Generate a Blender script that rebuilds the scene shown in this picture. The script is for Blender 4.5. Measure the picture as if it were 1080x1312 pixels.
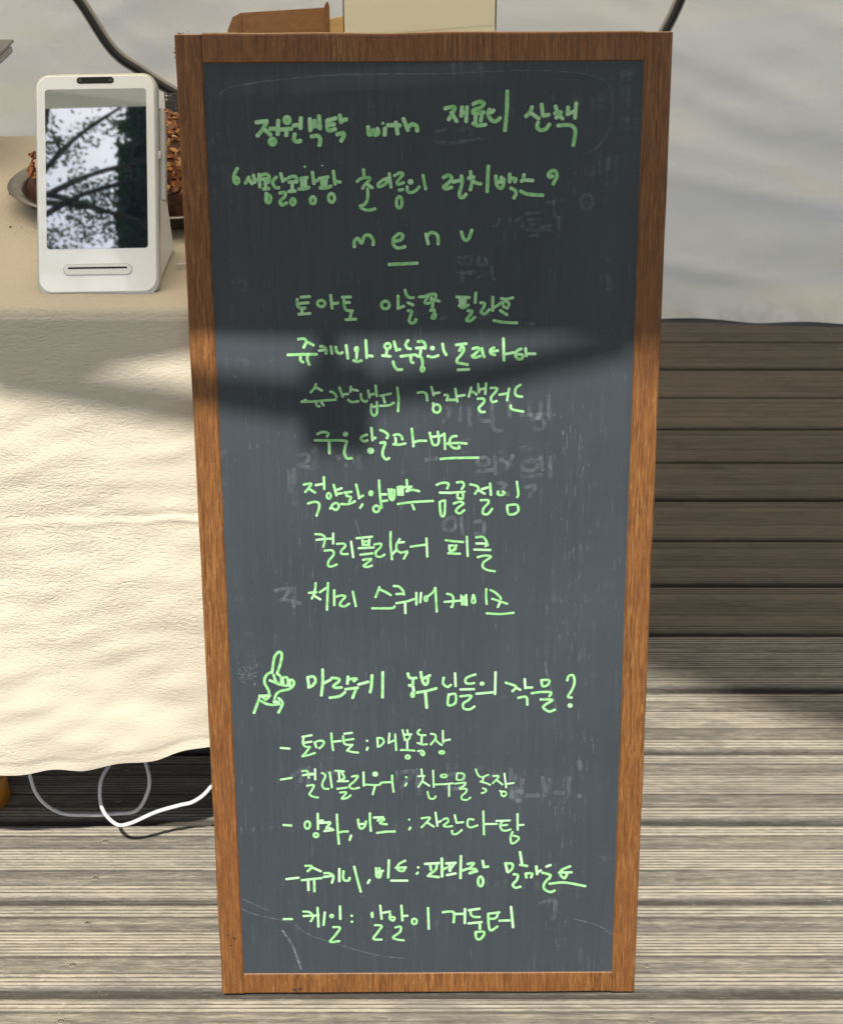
import bpy, bmesh, math, random
from mathutils import Vector, Matrix, noise
random.seed(7)
for o in list(bpy.data.objects): bpy.data.objects.remove(o)
scene = bpy.context.scene
COL = scene.collection
R = math.radians

# ------------------------------------------------------------ camera
cam_data = bpy.data.cameras.new('camera'); cam = bpy.data.objects.new('camera', cam_data); COL.objects.link(cam)
cam_data.sensor_fit = 'HORIZONTAL'; cam_data.sensor_width = 36; cam_data.lens = 72
cam_data.clip_start = 0.05; cam_data.clip_end = 600
cam.location = (0, 0, 1.22); cam.rotation_euler = (R(90 - 26.65), 0, 0)
cam_data.dof.use_dof = True; cam_data.dof.focus_distance = 1.6; cam_data.dof.aperture_fstop = 24
scene.camera = cam
scene.render.resolution_x = 842; scene.render.resolution_y = 1024

# ------------------------------------------------------------ light
SUN = Vector((-.06, -.64, .766)).normalized()
world = bpy.data.worlds.new('World'); scene.world = world; world.use_nodes = True
wn = world.node_tree.nodes; wl = world.node_tree.links
sky = wn.new('ShaderNodeTexSky'); sky.sky_type = 'NISHITA'; sky.sun_disc = False
sky.sun_elevation = math.asin(SUN.z); sky.sun_rotation = math.atan2(SUN.x, SUN.y)
sky.air_density = 1.0; sky.dust_density = 1.5; sky.ozone_density = 1.0
wn['Background'].inputs[1].default_value = 0.082
wl.new(sky.outputs[0], wn['Background'].inputs[0])
ld = bpy.data.lights.new('sun', 'SUN'); ld.energy = 4.0; ld.angle = R(0.6); ld.color = (1, .96, .89)
lo = bpy.data.objects.new('sun', ld); COL.objects.link(lo); lo.rotation_euler = SUN.to_track_quat('Z', 'Y').to_euler(); lo.location = (0, -3, 6)
vs = scene.view_settings
vs.view_transform = 'Standard'; vs.look = 'None'; vs.gamma = 1; vs.use_curve_mapping = False; vs.exposure = 0.82
scene.render.engine = 'CYCLES'
scene.cycles.max_bounces = 8; scene.cycles.transmission_bounces = 6; scene.cycles.diffuse_bounces = 5

# ------------------------------------------------------------ helpers
def tag(o, label=None, cat=None, group=None, kind=None):
    if label: o['label'] = label
    if cat: o['category'] = cat
    if group: o['group'] = group
    if kind: o['kind'] = kind
    return o
def empty(name, loc=(0,0,0), rot=None, mat=None):
    o = bpy.data.objects.new(name, None); COL.objects.link(o); o.empty_display_size = .05
    o.location = loc
    if rot: o.rotation_euler = rot
    if mat is not None: o.matrix_world = mat
    return o
def link(name, me, mat=None, parent=None, smooth=False):
    o = bpy.data.objects.new(name, me); COL.objects.link(o)
    if mat: me.materials.append(mat)
    if smooth:
        for p in me.polygons: p.use_smooth = True
    if parent: o.parent = parent
    return o
def mesh(name, vs_, fs, mat=None, parent=None, smooth=False):
    me = bpy.data.meshes.new(name); me.from_pydata([tuple(v) for v in vs_], [], fs); me.update()
    return link(name, me, mat, parent, smooth)
def bm_obj(name, bm, mat=None, parent=None, smooth=False):
    me = bpy.data.meshes.new(name); bm.normal_update(); bm.to_mesh(me); bm.free()
    return link(name, me, mat, parent, smooth)
def box_bm(bm, c, s, bevel=0, seg=2, M=None):
    r = bmesh.ops.create_cube(bm, size=1)
    for v in r['verts']:
        v.co = Vector((v.co.x*s[0], v.co.y*s[1], v.co.z*s[2]))
    if bevel:
        es = {e for v in r['verts'] for e in v.link_edges}
        rr = bmesh.ops.bevel(bm, geom=list(es), offset=bevel, segments=seg, profile=.5, affect='EDGES')
        vv = {v for f in rr['faces'] for v in f.verts} | {v for v in r['verts'] if v.is_valid}
    else: vv = set(r['verts'])
    for v in vv:
        v.co = v.co + Vector(c)
        if M: v.co = M @ v.co
def box(name, c, s, mat, parent=None, bevel=0, seg=2, M=None, smooth=False):
    bm = bmesh.new(); box_bm(bm, c, s, bevel, seg, M)
    return bm_obj(name, bm, mat, parent, smooth)
def cat_rom(P, n=6, closed=False):
    P = [Vector(p) for p in P]; out = []
    L = len(P)
    if L < 3: return P
    for i in range(L-1):
        p0 = P[max(i-1,0)]; p1 = P[i]; p2 = P[i+1]; p3 = P[min(i+2,L-1)]
        for k in range(n):
            t = k/n
            out.append(.5*((2*p1)+(p2-p0)*t+(2*p0-5*p1+4*p2-p3)*t*t+(3*p1-p0-3*p2+p3)*t**3))
    out.append(P[-1]); return out
def tube(name, pts, r, mat, parent=None, n=10, sm=8):
    P = cat_rom(pts, sm); vs_ = []; fs = []
    up = Vector((0,0,1)); prev = None
    for i, p in enumerate(P):
        t = (P[min(i+1,len(P)-1)]-P[max(i-1,0)]).normalized()
        if prev is None:
            a = t.cross(up)
            if a.length < .1: a = t.cross(Vector((1,0,0)))
            a.normalize()
        else: a = (prev - t*prev.dot(t)).normalized()
        prev = a; b = t.cross(a)
        rr = r[i*len(r)//len(P)] if isinstance(r, list) else r
        for k in range(n):
            w = 2*math.pi*k/n; vs_.append(p+rr*(math.cos(w)*a+math.sin(w)*b))
    for i in range(len(P)-1):
        for k in range(n):
            fs.append((i*n+k, i*n+(k+1)%n, (i+1)*n+(k+1)%n, (i+1)*n+k))
    fs.append(tuple(range(n-1,-1,-1))); fs.append(tuple((len(P)-1)*n+k for k in range(n)))
    return mesh(name, vs_, fs, mat, parent, True)

class NT:
    def __init__(s, name, rough=.6, base=(.5,.5,.5), **kw):
        s.m = bpy.data.materials.new(name); s.m.use_nodes = True
        s.n = s.m.node_tree.nodes; s.l = s.m.node_tree.links
        s.b = s.n['Principled BSDF']; s.out = s.n['Material Output']
        s.b.inputs['Base Color'].default_value = (*base, 1); s.b.inputs['Roughness'].default_value = rough
        for k, v in kw.items(): s.b.inputs[k.replace('_', ' ')].default_value = v
    def node(s, t, **kw):
        n = s.n.new(t)
        for k, v in kw.items():
            if hasattr(n, k): setattr(n, k, v)
            else: n.inputs[k.replace('_', ' ')].default_value = v
        return n
    def coord(s, scale=(1,1,1), kind='Object', rot=(0,0,0)):
        c = s.node('ShaderNodeTexCoord'); m = s.node('ShaderNodeMapping')
        m.inputs['Scale'].default_value = scale; m.inputs['Rotation'].default_value = rot
        s.l.new(c.outputs[kind], m.inputs[0]); return m.outputs[0]
    def rnd_coord(s, scale=(1,1,1)):
        c = s.node('ShaderNodeTexCoord'); i = s.node('ShaderNodeObjectInfo')
        mu = s.node('ShaderNodeMath', operation='MULTIPLY'); mu.inputs[1].default_value = 37.0
        s.l.new(i.outputs['Random'], mu.inputs[0])
        a = s.node('ShaderNodeVectorMath', operation='ADD'); s.l.new(c.outputs['Object'], a.inputs[0]); s.l.new(mu.outputs[0], a.inputs[1])
        m = s.node('ShaderNodeMapping'); m.inputs['Scale'].default_value = scale; s.l.new(a.outputs[0], m.inputs[0])
        return m.outputs[0], i.outputs['Random']
    def noise(s, vec, scale=5, detail=4, rough=.55, dist=0, typ=None):
        n = s.node('ShaderNodeTexNoise', Scale=scale, Detail=detail, Roughness=rough, Distortion=dist)
        if typ: n.noise_type = typ
        s.l.new(vec, n.inputs['Vector']); return n.outputs['Fac']
    def ramp(s, fac, stops, interp='LINEAR'):
        r = s.node('ShaderNodeValToRGB'); r.color_ramp.interpolation = interp
        e = r.color_ramp.elements
        while len(e) < len(stops): e.new(.5)
        for k, (p, c) in enumerate(stops):
            e[k].position = p; e[k].color = (*c, 1) if len(c) == 3 else c
        s.l.new(fac, r.inputs[0]); return r.outputs[0]
    def mix(s, fac, a, b, mode='MIX'):
        m = s.node('ShaderNodeMix', data_type='RGBA', blend_type=mode)
        if isinstance(fac, (int, float)): m.inputs[0].default_value = fac
        else: s.l.new(fac, m.inputs[0])
        for k, v in ((6, a), (7, b)):
            if isinstance(v, tuple): m.inputs[k].default_value = (*v, 1)
            else: s.l.new(v, m.inputs[k])
        return m.outputs[2]
    def math(s, op, a, b=0.0):
        m = s.node('ShaderNodeMath', operation=op)
        for k, v in ((0, a), (1, b)):
            if isinstance(v, (int, float)): m.inputs[k].default_value = v
            else: s.l.new(v, m.inputs[k])
        return m.outputs[0]
    def attr(s, name):
        a = s.node('ShaderNodeAttribute'); a.attribute_name = name; return a
    def color(s, sock): s.l.new(sock, s.b.inputs['Base Color'])
    def rough(s, sock): s.l.new(sock, s.b.inputs['Roughness'])
    def bump(s, h, strength=.3, dist=.002, prev=None):
        b = s.node('ShaderNodeBump'); b.inputs['Strength'].default_value = strength; b.inputs['Distance'].default_value = dist
        s.l.new(h, b.inputs['Height'])
        if prev: s.l.new(prev, b.inputs['Normal'])
        s.l.new(b.outputs[0], s.b.inputs['Normal']); return b.outputs[0]

# ------------------------------------------------------------ materials
def plank_material(name, lightc, darkc, smoothc):
    t = NT(name, .75)
    v, rnd = t.rnd_coord((3.5, 110, 110))
    v2, _ = t.rnd_coord((4.5, 420, 420))
    v3, _ = t.rnd_coord((6, 15, 15))
    v4, _ = t.rnd_coord((150, 260, 260))
    v5, _ = t.rnd_coord((5, 34, 34))
    g = t.noise(v, 1, 6, .65, .8); g2 = t.noise(v2, 1, 5, .72, .5); g5 = t.noise(v5, 1, 4, .6, 1.5)
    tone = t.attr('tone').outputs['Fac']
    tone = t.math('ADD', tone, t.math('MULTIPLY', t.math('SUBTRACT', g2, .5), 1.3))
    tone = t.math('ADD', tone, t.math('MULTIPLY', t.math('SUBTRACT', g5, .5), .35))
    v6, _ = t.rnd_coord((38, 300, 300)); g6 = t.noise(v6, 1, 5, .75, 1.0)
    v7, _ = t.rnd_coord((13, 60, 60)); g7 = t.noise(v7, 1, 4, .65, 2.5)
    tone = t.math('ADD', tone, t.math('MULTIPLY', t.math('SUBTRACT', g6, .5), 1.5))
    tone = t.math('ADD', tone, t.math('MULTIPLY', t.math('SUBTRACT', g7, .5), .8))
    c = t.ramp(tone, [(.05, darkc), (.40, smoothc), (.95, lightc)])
    c = t.mix(t.math('MULTIPLY', t.ramp(g, [(.46, (0,0,0)), (.70, (1,1,1))]), .5), c, t.mix(.7, smoothc, darkc), 'MIX')
    c = t.mix(t.ramp(g2, [(.58, (0,0,0)), (.74, (.5,.5,.5))]), c, lightc)
    g3 = t.noise(v3, 1, 5, .65, 1.6)
    c = t.mix(t.ramp(g3, [(.50, (0,0,0)), (.66, (.45,.45,.45))]), c, tuple(x*.55 for x in smoothc))
    g4 = t.noise(v4, 1, 4, .75)
    c = t.mix(t.ramp(g4, [(.62, (0,0,0)), (.74, (.45,.45,.45))]), c, tuple(min(1, x*1.4) for x in lightc))
    # planks differ a little from one another
    vmap = t.node('ShaderNodeMapRange'); vmap.inputs['To Min'].default_value = .84; vmap.inputs['To Max'].default_value = 1.14
    t.l.new(rnd, vmap.inputs[0])
    hsv = t.node('ShaderNodeHueSaturation'); t.l.new(c, hsv.inputs['Color']); t.l.new(vmap.outputs[0], hsv.inputs['Value'])
    t.color(hsv.outputs[0])
    b = t.bump(g, .6, .0014); b = t.bump(g2, .7, .0008, b); t.bump(g6, .5, .0006, b)
    return t.m
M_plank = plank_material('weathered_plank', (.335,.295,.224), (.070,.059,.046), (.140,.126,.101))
M_plank_shaded = plank_material('shaded_brown_plank', (.150,.124,.088), (.055,.044,.031), (.105,.085,.059))  # darker copy for the far planks, canopy shade put into the wood colour
t = NT('joist_wood', .9, (.05,.036,.025)); v = t.coord((4,200,200)); t.color(t.ramp(t.noise(v,1,5,.7), [(.3,(.060,.043,.032)),(.7,(.145,.105,.078))])); M_joist = t.m

t = NT('veneer_wood', .5); t.b.inputs['Specular IOR Level'].default_value = .35
v = t.coord((520, 520, 24)); g = t.noise(v, 1, 6, .72, .7)
v2 = t.coord((950, 950, 60)); g2 = t.noise(v2, 1, 3, .6, .9)
v3 = t.coord((14, 14, 4)); g3 = t.noise(v3, 1, 3, .5)
c = t.ramp(g, [(.32, (.058,.021,.005)), (.46, (.112,.043,.010)), (.56, (.172,.070,.017)), (.70, (.250,.115,.033))])
c = t.mix(t.ramp(g2, [(.57, (0,0,0)), (.72, (.60,.60,.60))]), c, (.37,.205,.08))
c = t.mix(t.ramp(g2, [(.28, (.7,.7,.7)), (.43, (0,0,0))]), c, (.042,.014,.006))
c = t.mix(t.ramp(g3, [(.40, (0,0,0)), (.7, (.45,.45,.45))]), c, (.125,.043,.014))
t.color(c); t.bump(g2, .4, .0006); M_veneer = t.m
t = NT('raw_board_edge', .8, (.40,.27,.15)); v = t.coord((200,200,60)); t.color(t.ramp(t.noise(v,1,4), [(.3,(.20,.10,.045)),(.7,(.50,.36,.22))])); M_edge = t.m

t = NT('slate_paint', .5); t.b.inputs['Specular IOR Level'].default_value = .2
v = t.coord((170, 1, 6)); g = t.noise(v, 1, 5, .65, .3)
va = t.coord((420, 1, 22)); ga = t.noise(va, 1, 3, .6)
v2 = t.coord((4, 1, 3)); g2 = t.noise(v2, 1, 4, .6)
v3 = t.coord((9, 1, 22), rot=(0, R(12), 0)); g3 = t.noise(v3, 1, 5, .7, 1.5)
c = t.mix(t.ramp(g, [(.37, (0,0,0)), (.78, (.45,.45,.45))]), (.031,.038,.044), (.047,.056,.061))
c = t.mix(t.ramp(ga, [(.60, (0,0,0)), (.76, (.22,.22,.22))]), c, (.13,.155,.165))
c = t.mix(t.ramp(g2, [(.45, (0,0,0)), (.8, (.5,.5,.5))]), c, (.060,.070,.080))
dust = t.math('MULTIPLY', t.ramp(g3, [(.58, (0,0,0)), (.80, (.75,.75,.75))]), t.ramp(g, [(.5, (0,0,0)), (.65, (.55,.55,.55))]))
c = t.mix(dust, c, (.24,.26,.27))
t.color(c); t.bump(g, .25, .0004); M_slate = t.m

def marker(name, mid, rim, tip):
    t = NT(name, .5); t.b.inputs['Specular IOR Level'].default_value = .3
    a = t.attr('rim').outputs['Fac']; b = t.attr('tip').outputs['Fac']
    v = t.coord((900,900,900)); g = t.noise(v, 1, 3, .6)
    c = t.ramp(t.math('ADD', a, t.math('MULTIPLY', t.math('SUBTRACT', g, .5), .5)), [(.0, mid), (.55, mid), (.95, rim)])
    v = t.coord((260,260,260)); g2 = t.noise(v, 1, 4, .7)
    c = t.mix(t.ramp(g2, [(.42, (0,0,0)), (.66, (.75,.75,.75))]), c, rim)
    c = t.mix(t.math('MULTIPLY', b, .7), c, tip)
    t.color(c); return t.m
M_marker = marker('green_chalk_marker', (.26,.48,.23), (.085,.30,.08), (.42,.58,.40))
M_marker_pale = marker('pale_green_chalk_marker', (.28,.50,.25), (.115,.35,.105), (.44,.60,.42))
t = NT('wiped_chalk', .7, (.22,.25,.27)); v = t.coord((160, 1, 60)); t.l.new(t.ramp(t.noise(v,1,4,.7), [(.38,(0,0,0)),(.74,(.38,.38,.38))]), t.b.inputs['Alpha']); M_ghost = t.m
t = NT('chalk_scratch', .7, (.30,.33,.34)); v = t.coord((220, 1, 200)); t.l.new(t.ramp(t.noise(v,1,4,.7), [(.35,(0,0,0)),(.75,(.6,.6,.6))]), t.b.inputs['Alpha']); M_scratch = t.m

t = NT('crinkled_cotton', .9, (.5,.45,.36)); t.b.inputs['Specular IOR Level'].default_value = .15
v = t.coord((1,1,1)); 
vd = t.coord((80, 80, 190), rot=(0, R(-24), 0)); w1 = t.noise(vd, 1, 4, .6, 1.0)
vd2 = t.coord((200, 200, 420), rot=(0, R(14), 0)); w2 = t.noise(vd2, 1, 3, .55, .8)
w3 = t.noise(v, 1500, 2, .5)
big = t.noise(v, 5, 3, .5)
t.color(t.ramp(big, [(.3, (.485,.435,.345)), (.7, (.52,.47,.38))]))
mask = t.ramp(big, [(.32, (.25,.25,.25)), (.62, (1,1,1))])
h = t.math('MULTIPLY', t.math('ABSOLUTE', t.math('SUBTRACT', w1, .5)), 1.6)
h2 = t.math('MULTIPLY', t.math('ADD', t.math('MULTIPLY', h, -1.0), t.math('MULTIPLY', w2, .7)), mask)
b = t.bump(h2, .6, .0040); t.bump(w3, .25, .0003, b); M_cloth = t.m

def fabric_translucent(name, base, trans, tcol, creases=False):
    t = NT(name, .85, base)
    t.b.inputs['Specular IOR Level'].default_value = .2
    tr = t.node('ShaderNodeBsdfTranslucent'); tr.inputs[0].default_value = (*tcol, 1)
    mx = t.node('ShaderNodeMixShader'); mx.inputs[0].default_value = trans
    t.l.new(t.b.outputs[0], mx.inputs[1]); t.l.new(tr.outputs[0], mx.inputs[2]); t.l.new(mx.outputs[0], t.out.inputs[0])
    return t
t = fabric_translucent('tent_wall_sheet', (.74,.73,.70), .28, (.97,.92,.80))
v = t.coord((1,1,1)); g = t.noise(v, 7, 5, .6, .5)
sep = t.node('ShaderNodeSeparateXYZ'); t.l.new(v, sep.inputs[0])
low = t.ramp(t.math('ADD', sep.outputs[2], t.math('MULTIPLY', g, .07)), [(.03, (1,1,1)), (.10, (0,0,0))])
sp = t.ramp(t.noise(v, 30, 6, .7), [(.40, (0,0,0)), (.75, (.5,.5,.5))])
vs1 = t.coord((2.2, 2.2, 7), rot=(0, R(-18), 0)); gs = t.noise(vs1, 1, 4, .6, .6)
c = t.ramp(gs, [(.32, (.90,.90,.90)), (.5, (.95,.93,.87)), (.68, (.97,.91,.76))])
c = t.mix(t.math('MULTIPLY', low, t.math('ADD', sp, .25)), c, (.34,.29,.22))
st = t.ramp(t.noise(v, 14, 4, .8), [(.70, (0,0,0)), (.78, (.5,.5,.5))])
c = t.mix(st, c, (.45,.42,.37))
t.color(c); t.bump(t.noise(v, 22, 4, .6, .8), .25, .01); M_wall = t.m
M_roof = fabric_translucent('canopy_sheet', (.85,.78,.62), .92, (1,.84,.60)).m
M_valance = fabric_translucent('valance_sheet', (.62,.62,.58), .18, (.6,.6,.55)).m
M_strap = NT('webbing', .9, (.12,.12,.12)).m
M_shade_sheet = NT('shade_sheet', .8, (.30,.30,.28)).m
M_pole = NT('painted_steel', .35, (.55,.55,.55), Metallic=.6).m

t = NT('glossy_white_plastic', .12, (.84,.86,.84), Coat_Weight=1.0, Coat_Roughness=.02, Coat_IOR=1.7); M_white = t.m
M_silver = NT('silver_trim', .3, (.50,.51,.47), Metallic=.4).m
M_stand = NT('matte_white_plastic', .45, (.74,.74,.71)).m
M_dark = NT('dark_plastic', .4, (.012,.012,.011), Specular_IOR_Level=.2).m
t = NT('screen_glass', .015, (.012,.018,.034)); t.b.inputs['IOR'].default_value = 2.6; t.b.inputs['Specular IOR Level'].default_value = .8; M_screen = t.m
gl = t.node('ShaderNodeBsdfGlossy'); gl.inputs['Roughness'].default_value = .01; gl.inputs['Color'].default_value = (.78,.92,1,1)
mx = t.node('ShaderNodeMixShader'); mx.inputs[0].default_value = .27; t.l.new(t.b.outputs[0], mx.inputs[1]); t.l.new(gl.outputs[0], mx.inputs[2]); t.l.new(mx.outputs[0], t.out.inputs[0])
M_lens = NT('lens_glass', .05, (.05,.05,.05)).m
M_print = NT('screen_print', .3, (.002,.003,.006)).m
t = NT('brushed_steel', .33, (.24,.23,.21), Metallic=1.0); v = t.coord((3,3,60)); g = t.noise(v, 8, 4, .6); t.rough(t.ramp(g, [(.3,(.22,.22,.22)),(.7,(.45,.45,.45))])); M_steel = t.m
t = NT('loaf_crust', .6); v = t.coord(); g = t.noise(v, 60, 5, .65); t.color(t.ramp(g, [(.3,(.022,.006,.002)),(.55,(.085,.024,.005)),(.75,(.20,.070,.014))])); t.bump(g, .6, .003); M_crust = t.m
t = NT('toasted_flake', .45); oi = t.attr('shade').outputs['Fac']
t.color(t.ramp(oi, [(0,(.06,.014,.004)),(.4,(.19,.055,.012)),(.75,(.40,.16,.035)),(1,(.60,.36,.15))])); M_flake = t.m
M_liner = NT('dark_tray_inside', .4, (.022,.008,.007)).m
t = NT('kraft_card', .85); v = t.coord(); t.color(t.ramp(t.noise(v, 130, 4), [(.3,(.25,.125,.050)),(.7,(.32,.165,.070))])); M_kraft = t.m
t = NT('tan_card', .8); v = t.coord(); t.color(t.ramp(t.noise(v, 60, 4), [(.3,(.60,.42,.20)),(.7,(.72,.52,.28))])); M_tan = t.m
t = fabric_translucent('waxed_cream_paper', (.97,.90,.67), .22, (1,.92,.66)); M_cream = t.m
t = NT('white_cable', .35, (.62,.61,.60)); M_cable = t.m
M_black = NT('black_rubber', .5, (.012,.012,.012)).m
M_greyhose = NT('grey_sleeve', .6, (.30,.28,.25)).m
t = NT('orange_plastic', .4, (.62,.24,.025)); M_orange = t.m
M_tablewood = NT('table_frame', .6, (.20,.12,.06)).m
t = NT('bark', .9); v = t.coord((8,8,2)); g = t.noise(v, 3, 5, .6); t.color(t.ramp(g, [(.3,(.04,.028,.018)),(.7,(.12,.085,.055))])); t.bump(g, .8, .02); M_bark = t.m
t = NT('leaf', .5, (.045,.085,.025)); tr = t.node('ShaderNodeBsdfTranslucent'); tr.inputs[0].default_value = (.07,.12,.02,1)
mx = t.node('ShaderNodeMixShader'); mx.inputs[0].default_value = .25; t.l.new(t.b.outputs[0], mx.inputs[1]); t.l.new(tr.outputs[0], mx.inputs[2]); t.l.new(mx.outputs[0], t.out.inputs[0]); M_leaf = t.m
t = NT('pale_paving', .95); v = t.coord(); g = t.noise(v, 2, 6, .6); t.color(t.ramp(g, [(.3,(.32,.30,.26)),(.7,(.42,.39,.34))])); M_ground = t.m
M_screw = NT('screw_steel', .5, (.26,.25,.22), Metallic=.3).m
M_screwrim = NT('raised_fibre', .8, (.25,.215,.16)).m
M_knot = NT('hole_dark', .9, (.02,.016,.012)).m

# ------------------------------------------------------------ setting: ground, deck with planks, screws
mesh('ground', [(-250,-250,-.30),(250,-250,-.30),(250,250,-.30),(-250,250,-.30)], [(0,1,2,3)], M_ground)
tag(bpy.data.objects['ground'], kind='structure')
PITCH = .14379; Y0 = 3.1979
deck = empty('deck', (0, 1.3, 0)); tag(deck, 'weathered wooden deck of ribbed planks under the sign and table', kind='structure')
def dk(o):
    o.location = Vector(o.location) - Vector((0, 1.3, 0)); return o
base = box('joist_bed', (0, 2.26-1.3, -.047), (7, 3.5, .06), M_joist, deck)
M_bounce_blocker = NT('bounce_blocker_sheet', .95, (.035,.05,.016)).m
bounce_blocker = mesh('bounce_blocker', [(-30,-30,-.29),(30,-30,-.29),(30,.50,-.29),(-30,.50,-.29)], [(0,1,2,3)], M_bounce_blocker); tag(bounce_blocker, kind='structure')  # unseen dark sheet added before the deck to cut bounce light on the slate
def plank_mesh(seed):
    rnd = random.Random(seed)
    W = .1315
    prof = []                                  # (y, z, tone)
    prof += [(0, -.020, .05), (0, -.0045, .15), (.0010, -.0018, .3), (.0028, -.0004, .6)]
    def ridges(a, b, n, deep):
        for k in range(n):
            p = (b-a)/n; y = a + k*p
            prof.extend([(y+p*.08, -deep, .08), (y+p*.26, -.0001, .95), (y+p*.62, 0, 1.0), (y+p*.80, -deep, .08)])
    def smooth(a, b):
        for k in range(5):
            y = a+(b-a)*(k+.5)/5; prof.append((y, -.0003 - .0003*rnd.random(), .36+.22*rnd.random()))
    ridges(.004, .0225, 3, .0016); smooth(.0245, .047); ridges(.049, .0865, 8, .0013); smooth(.088, .1105); ridges(.112, .1280, 3, .0016)
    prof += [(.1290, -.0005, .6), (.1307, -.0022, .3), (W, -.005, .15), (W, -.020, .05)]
    N = 40; X0, X1 = -3.2, 3.2; vs_ = []; fs = []; tn = []
    xs = [X0+(X1-X0)*i/N for i in range(N+1)]
    n = len(prof)
    for i, x in enumerate(xs):
        for j, (y, z, t_) in enumerate(prof):
            w = noise.noise(Vector((x*1.7, y*30, seed*3.1)))*.0010 if 3 < j < n-4 else noise.noise(Vector((x*3, y*9, seed)))*.0008
            vs_.append((x, y+w*.7, z+w*.35)); tn.append(t_)
    for i in range(N):
        for j in range(n-1):
            a = i*n+j; fs.append((a, a+n, a+n+1, a+1))
    me = bpy.data.meshes.new('plank'); me.from_pydata(vs_, [], fs)
    at = me.attributes.new('tone', 'FLOAT', 'POINT')
    at.data.foreach_set('value', tn)
    return me
variants = [plank_mesh(s) for s in range(6)]
shaded_variants = []
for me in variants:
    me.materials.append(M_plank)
    m2 = me.copy(); m2.materials.clear(); m2.materials.append(M_plank_shaded)
    shaded_variants.append(m2)
plank_ys = []
for k in range(-5, 19):
    y = Y0 - PITCH*k
    plank_ys.append((k, y))
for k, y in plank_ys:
    in_shade = y > 2.0  # planks behind the canopy's shadow edge take the shade-darkened copy
    me = (shaded_variants if in_shade else variants)[(k*5+2) % 6]
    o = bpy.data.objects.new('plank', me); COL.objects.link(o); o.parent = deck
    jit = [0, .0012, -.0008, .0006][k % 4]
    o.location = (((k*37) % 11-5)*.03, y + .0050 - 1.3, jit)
# screws: two to a plank along the joist line
scr_me = None
def screw_mesh():
    prof = [(r_*.72, z) for r_, z in [(.0056,-.0004),(.0048,.0004),(.0042,.0001),(.0038,-.0010),(.0032,-.0010),(.0028,.0001),(.0014,.0003),(.0012,-.0008),(0,-.0008)]]
    n = 16; vs_ = [(r_*math.cos(6.2832*k/n), r_*math.sin(6.2832*k/n), z) for r_, z in prof for k in range(n)]
    fs = [(j*n+k, j*n+(k+1) % n, (j+1)*n+(k+1) % n, (j+1)*n+k) for j in range(len(prof)-1) for k in range(n)]
    me = bpy.data.meshes.new('screw'); me.from_pydata(vs_, [], fs)
    for m in (M_screwrim, M_knot, M_screw): me.materials.append(m)
    for i, p in enumerate(me.polygons):
        j = i//n; p.material_index = 0 if j < 2 else (1 if j < 5 else (2 if j < 6 else 1))
    return me
def dent_mesh():
    vs_ = []; fs = []
    n = 18
    for k in range(n):
        a = 2*math.pi*k/n
        for r_, z in ((.0038, 0), (.0056+.0007*math.sin(3*a), 0)): vs_.append((r_*math.cos(a), r_*math.sin(a), z))
    for k in range(n):
        a = 2*k; b = 2*((k+1) % n); fs.append((a, a+1, b+1, b))
    me = bpy.data.meshes.new('screw_rim'); me.from_pydata(vs_, [], fs); me.materials.append(M_knot); return me
scr_me = screw_mesh(); dent = dent_mesh()
for k, y in plank_ys:
    if not (.6 < y < 3.3): continue
    for dy in (.040, .104):
        for x in (-.965, -.365, .235, .835):
            jx = (random.random()-.5)*.006
            o = bpy.data.objects.new('screw', scr_me); COL.objects.link(o); o.parent = deck
            o.location = (x+jx, y+dy+(random.random()-.5)*.003-1.3, .0005+[0, .0012, -.0008, .0006][k % 4]); o.rotation_euler = (0, 0, random.random()*3)

# ------------------------------------------------------------ tent: back wall and canopy
def sheet(name, fx, nx, nz, mat, parent=None):
    vs_ = [fx(i/nx, j/nz) for j in range(nz+1) for i in range(nx+1)]
    fs = [(j*(nx+1)+i, j*(nx+1)+i+1, (j+1)*(nx+1)+i+1, (j+1)*(nx+1)+i) for j in range(nz) for i in range(nx)]
    return mesh(name, vs_, fs, mat, parent, True)
def crease(x, z, x0, z0, ang, width, amp, length):
    c, s = math.cos(ang), math.sin(ang)
    u = (x-x0)*c+(z-z0)*s; v = -(x-x0)*s+(z-z0)*c
    return amp*math.exp(-(v/width)**2)*math.exp(-(u/length)**2)
def wall_pt(u, v):
    x = -2.6+5.2*u; z = .0+2.15*v
    y = 3.33
    n1 = noise.noise(Vector((x*1.4+3, z*2.2, .3)))
    y += .03*n1 + .007*noise.noise(Vector((x*3.5+z*5, z*7-x*2, 2))) + .003*noise.noise(Vector((x*9+z*14, z*20-x*4, 5)))
    for (x0, z0, an, wd, am, ln) in ((.62,.50,-22,.022,-.014,.22),(.48,.46,-26,.016,.009,.2),(.75,.40,-12,.03,-.012,.4),(.55,.36,-16,.018,-.008,.25),
            (.70,.27,-10,.022,-.010,.4),(.60,.10,-12,.018,-.012,.3),(.78,.06,-7,.012,.010,.25),(.5,.60,-30,.015,-.007,.2),(.85,.58,-20,.02,-.010,.25),
            (-.42,.52,38,.02,-.014,.18),(-.65,.40,30,.03,.012,.25),(-.30,.60,48,.014,.010,.14),(-.55,.58,-30,.012,-.008,.15),(-.60,.62,20,.014,-.009,.12),(-.25,.48,-35,.012,-.007,.1)):
        y += crease(x, z, x0, z0, R(an), wd, am*.65, ln)
    y += .012*math.sin(x*7+z*2)*v
    if z < .10: y -= (.10-z)**2*2.5*(1+.4*math.sin(x*9)) 
    return (x, y, z+.004+.006*(1-min(1, z/.06))*(.5+noise.noise(Vector((x*8, 0, 4)))))
wall = sheet('tent_wall', wall_pt, 300, 130, M_wall)
tag(wall, 'creased off-white tent side sheet reaching the deck, its foot grey with dirt', 'tent wall')

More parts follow.
